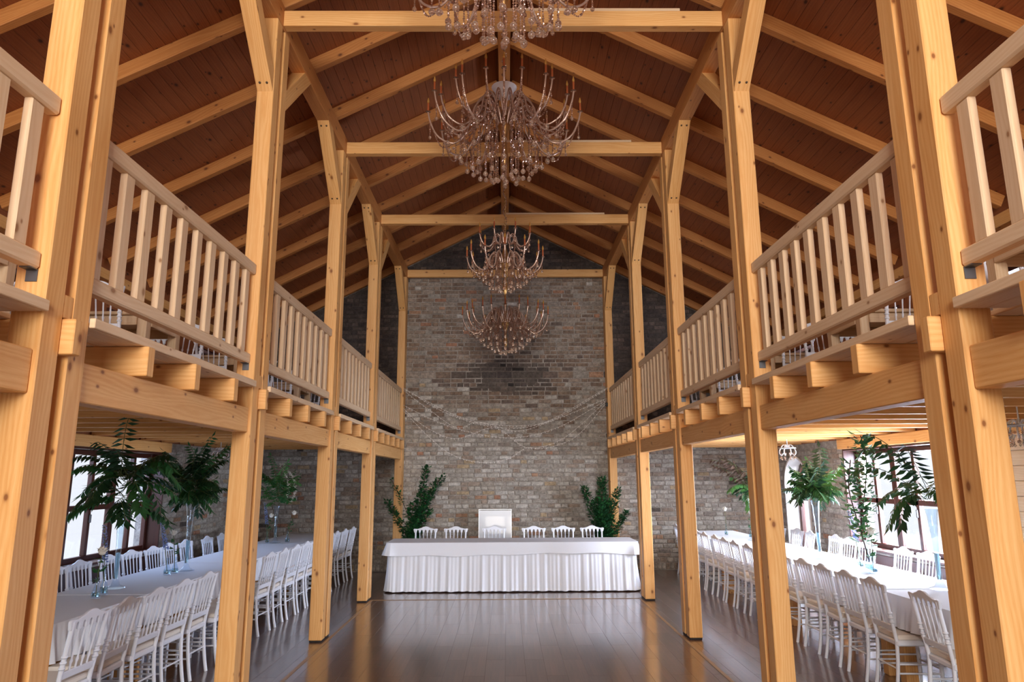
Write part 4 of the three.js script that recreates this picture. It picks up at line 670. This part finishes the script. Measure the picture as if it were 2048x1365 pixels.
// branches covered with small round leaves
function branchy(parent, name, pts, leaves, len, mats, spread) {
  const cv = new THREE.CatmullRomCurve3(pts), b = part(parent, name, tube(pts, 0.007, 16, 5), M.twig), sets = new Map();
  for (let i = 0; i < leaves; i++) { const t = rr(0.12, 1), p = cv.getPointAt(t), a = rr(0, 6.28), e = rr(-0.5, 0.9), off = spread * Math.sqrt(rnd()) * (1.15 - t * 0.5), dir = V(Math.cos(a), e, Math.sin(a)).normalize(), m = pick(mats); if (!sets.has(m)) sets.set(m, []); leafTris(sets.get(m), p.clone().addScaledVector(dir, off), dir, V(-Math.sin(a), 0.3, Math.cos(a)).normalize(), len * rr(0.7, 1.25), len * 0.33, 0.005); }
  for (const [m, pos] of sets) part(b, 'leaves', geom(pos), m);
}
{
  const v = thing('leafy_vine', 'upright leafy vine spray standing before the sunny window', 'foliage', 4.42, 0.9, 8.75), m = [M.leafMid, M.leafLight, M.leafMid];
  branchy(v, 'branch', [V(0, 0.1, 0), V(-0.06, 0.5, 0.02), V(0.05, 0.95, 0), V(0.1, 1.3, 0), V(0.06, 1.6, 0)], 210, 0.1, m, 0.11); branchy(v, 'branch', [V(0, 0.15, 0), V(-0.12, 0.65, 0.03), V(-0.18, 0.95, 0.05), V(-0.1, 1.3, 0)], 130, 0.1, m, 0.1);
  bottle('clear cylinder vase holding the upright vine', 4.42, 8.75, 0.3, 0.05);
  const pot = (l, x, d) => { const p = thing('floor_vase', l, 'vase', x, 0, d); part(p, 'body', lathe([[0, 0], [0.13, 0.002], [0.16, 0.05], [0.17, 0.3], [0.13, 0.5], [0.14, 0.56], [0.125, 0.56], [0.115, 0.5], [0.15, 0.3], [0, 0.25]], 20), M.pot); };
  pot('dark floor vase behind head table holding leaning branches', -2.05, 15.2); pot('dark floor vase behind head table holding bushy branches', 2.1, 15.2);
  const L = thing('branch_bouquet', 'tall spreading dark green branches leaning outward behind the head table', 'foliage', -2.05, 0.3, 15.2), D = [M.leafDark, M.leafDark, M.leafMid], br = (g, x, y, n, sp, bow = 0, z = 0) => branchy(g, 'branch', [V(0, 0, 0), V(x * 0.25 - bow, y * 0.38, z * 0.3), V(x * 0.62 - bow * 0.6, y * 0.72, z * 0.7), V(x, y, z)], Math.round(n * 2.1), 0.085, D, sp * 1.1);
  br(L, 0.34, 1.95, 230, 0.085, -0.05); br(L, 0.66, 1.74, 230, 0.1, 0.06); br(L, 0.45, 1.45, 170, 0.11, 0.02, 0.05); br(L, -0.5, 1.22, 150, 0.06, -0.06); br(L, -0.42, 1.68, 60, 0.045, -0.16); br(L, 0.3, 1.1, 160, 0.11); br(L, 0.06, 1.2, 150, 0.09); br(L, 0.42, 1.0, 110, 0.09);
  const R = thing('branch_bouquet', 'dense upright dark green branches behind the head table', 'foliage', 2.1, 0.3, 15.2);
  br(R, -0.02, 1.66, 380, 0.12, 0.05); br(R, -0.42, 1.5, 240, 0.085, 0.03); br(R, 0.3, 1.46, 170, 0.07, -0.03); br(R, 0.48, 0.98, 140, 0.055, -0.04); br(R, -0.15, 1.25, 330, 0.13); br(R, 0.12, 1.2, 260, 0.12); br(R, -0.05, 1.0, 260, 0.14);
}
//@@END
renderer.render(scene, camera);
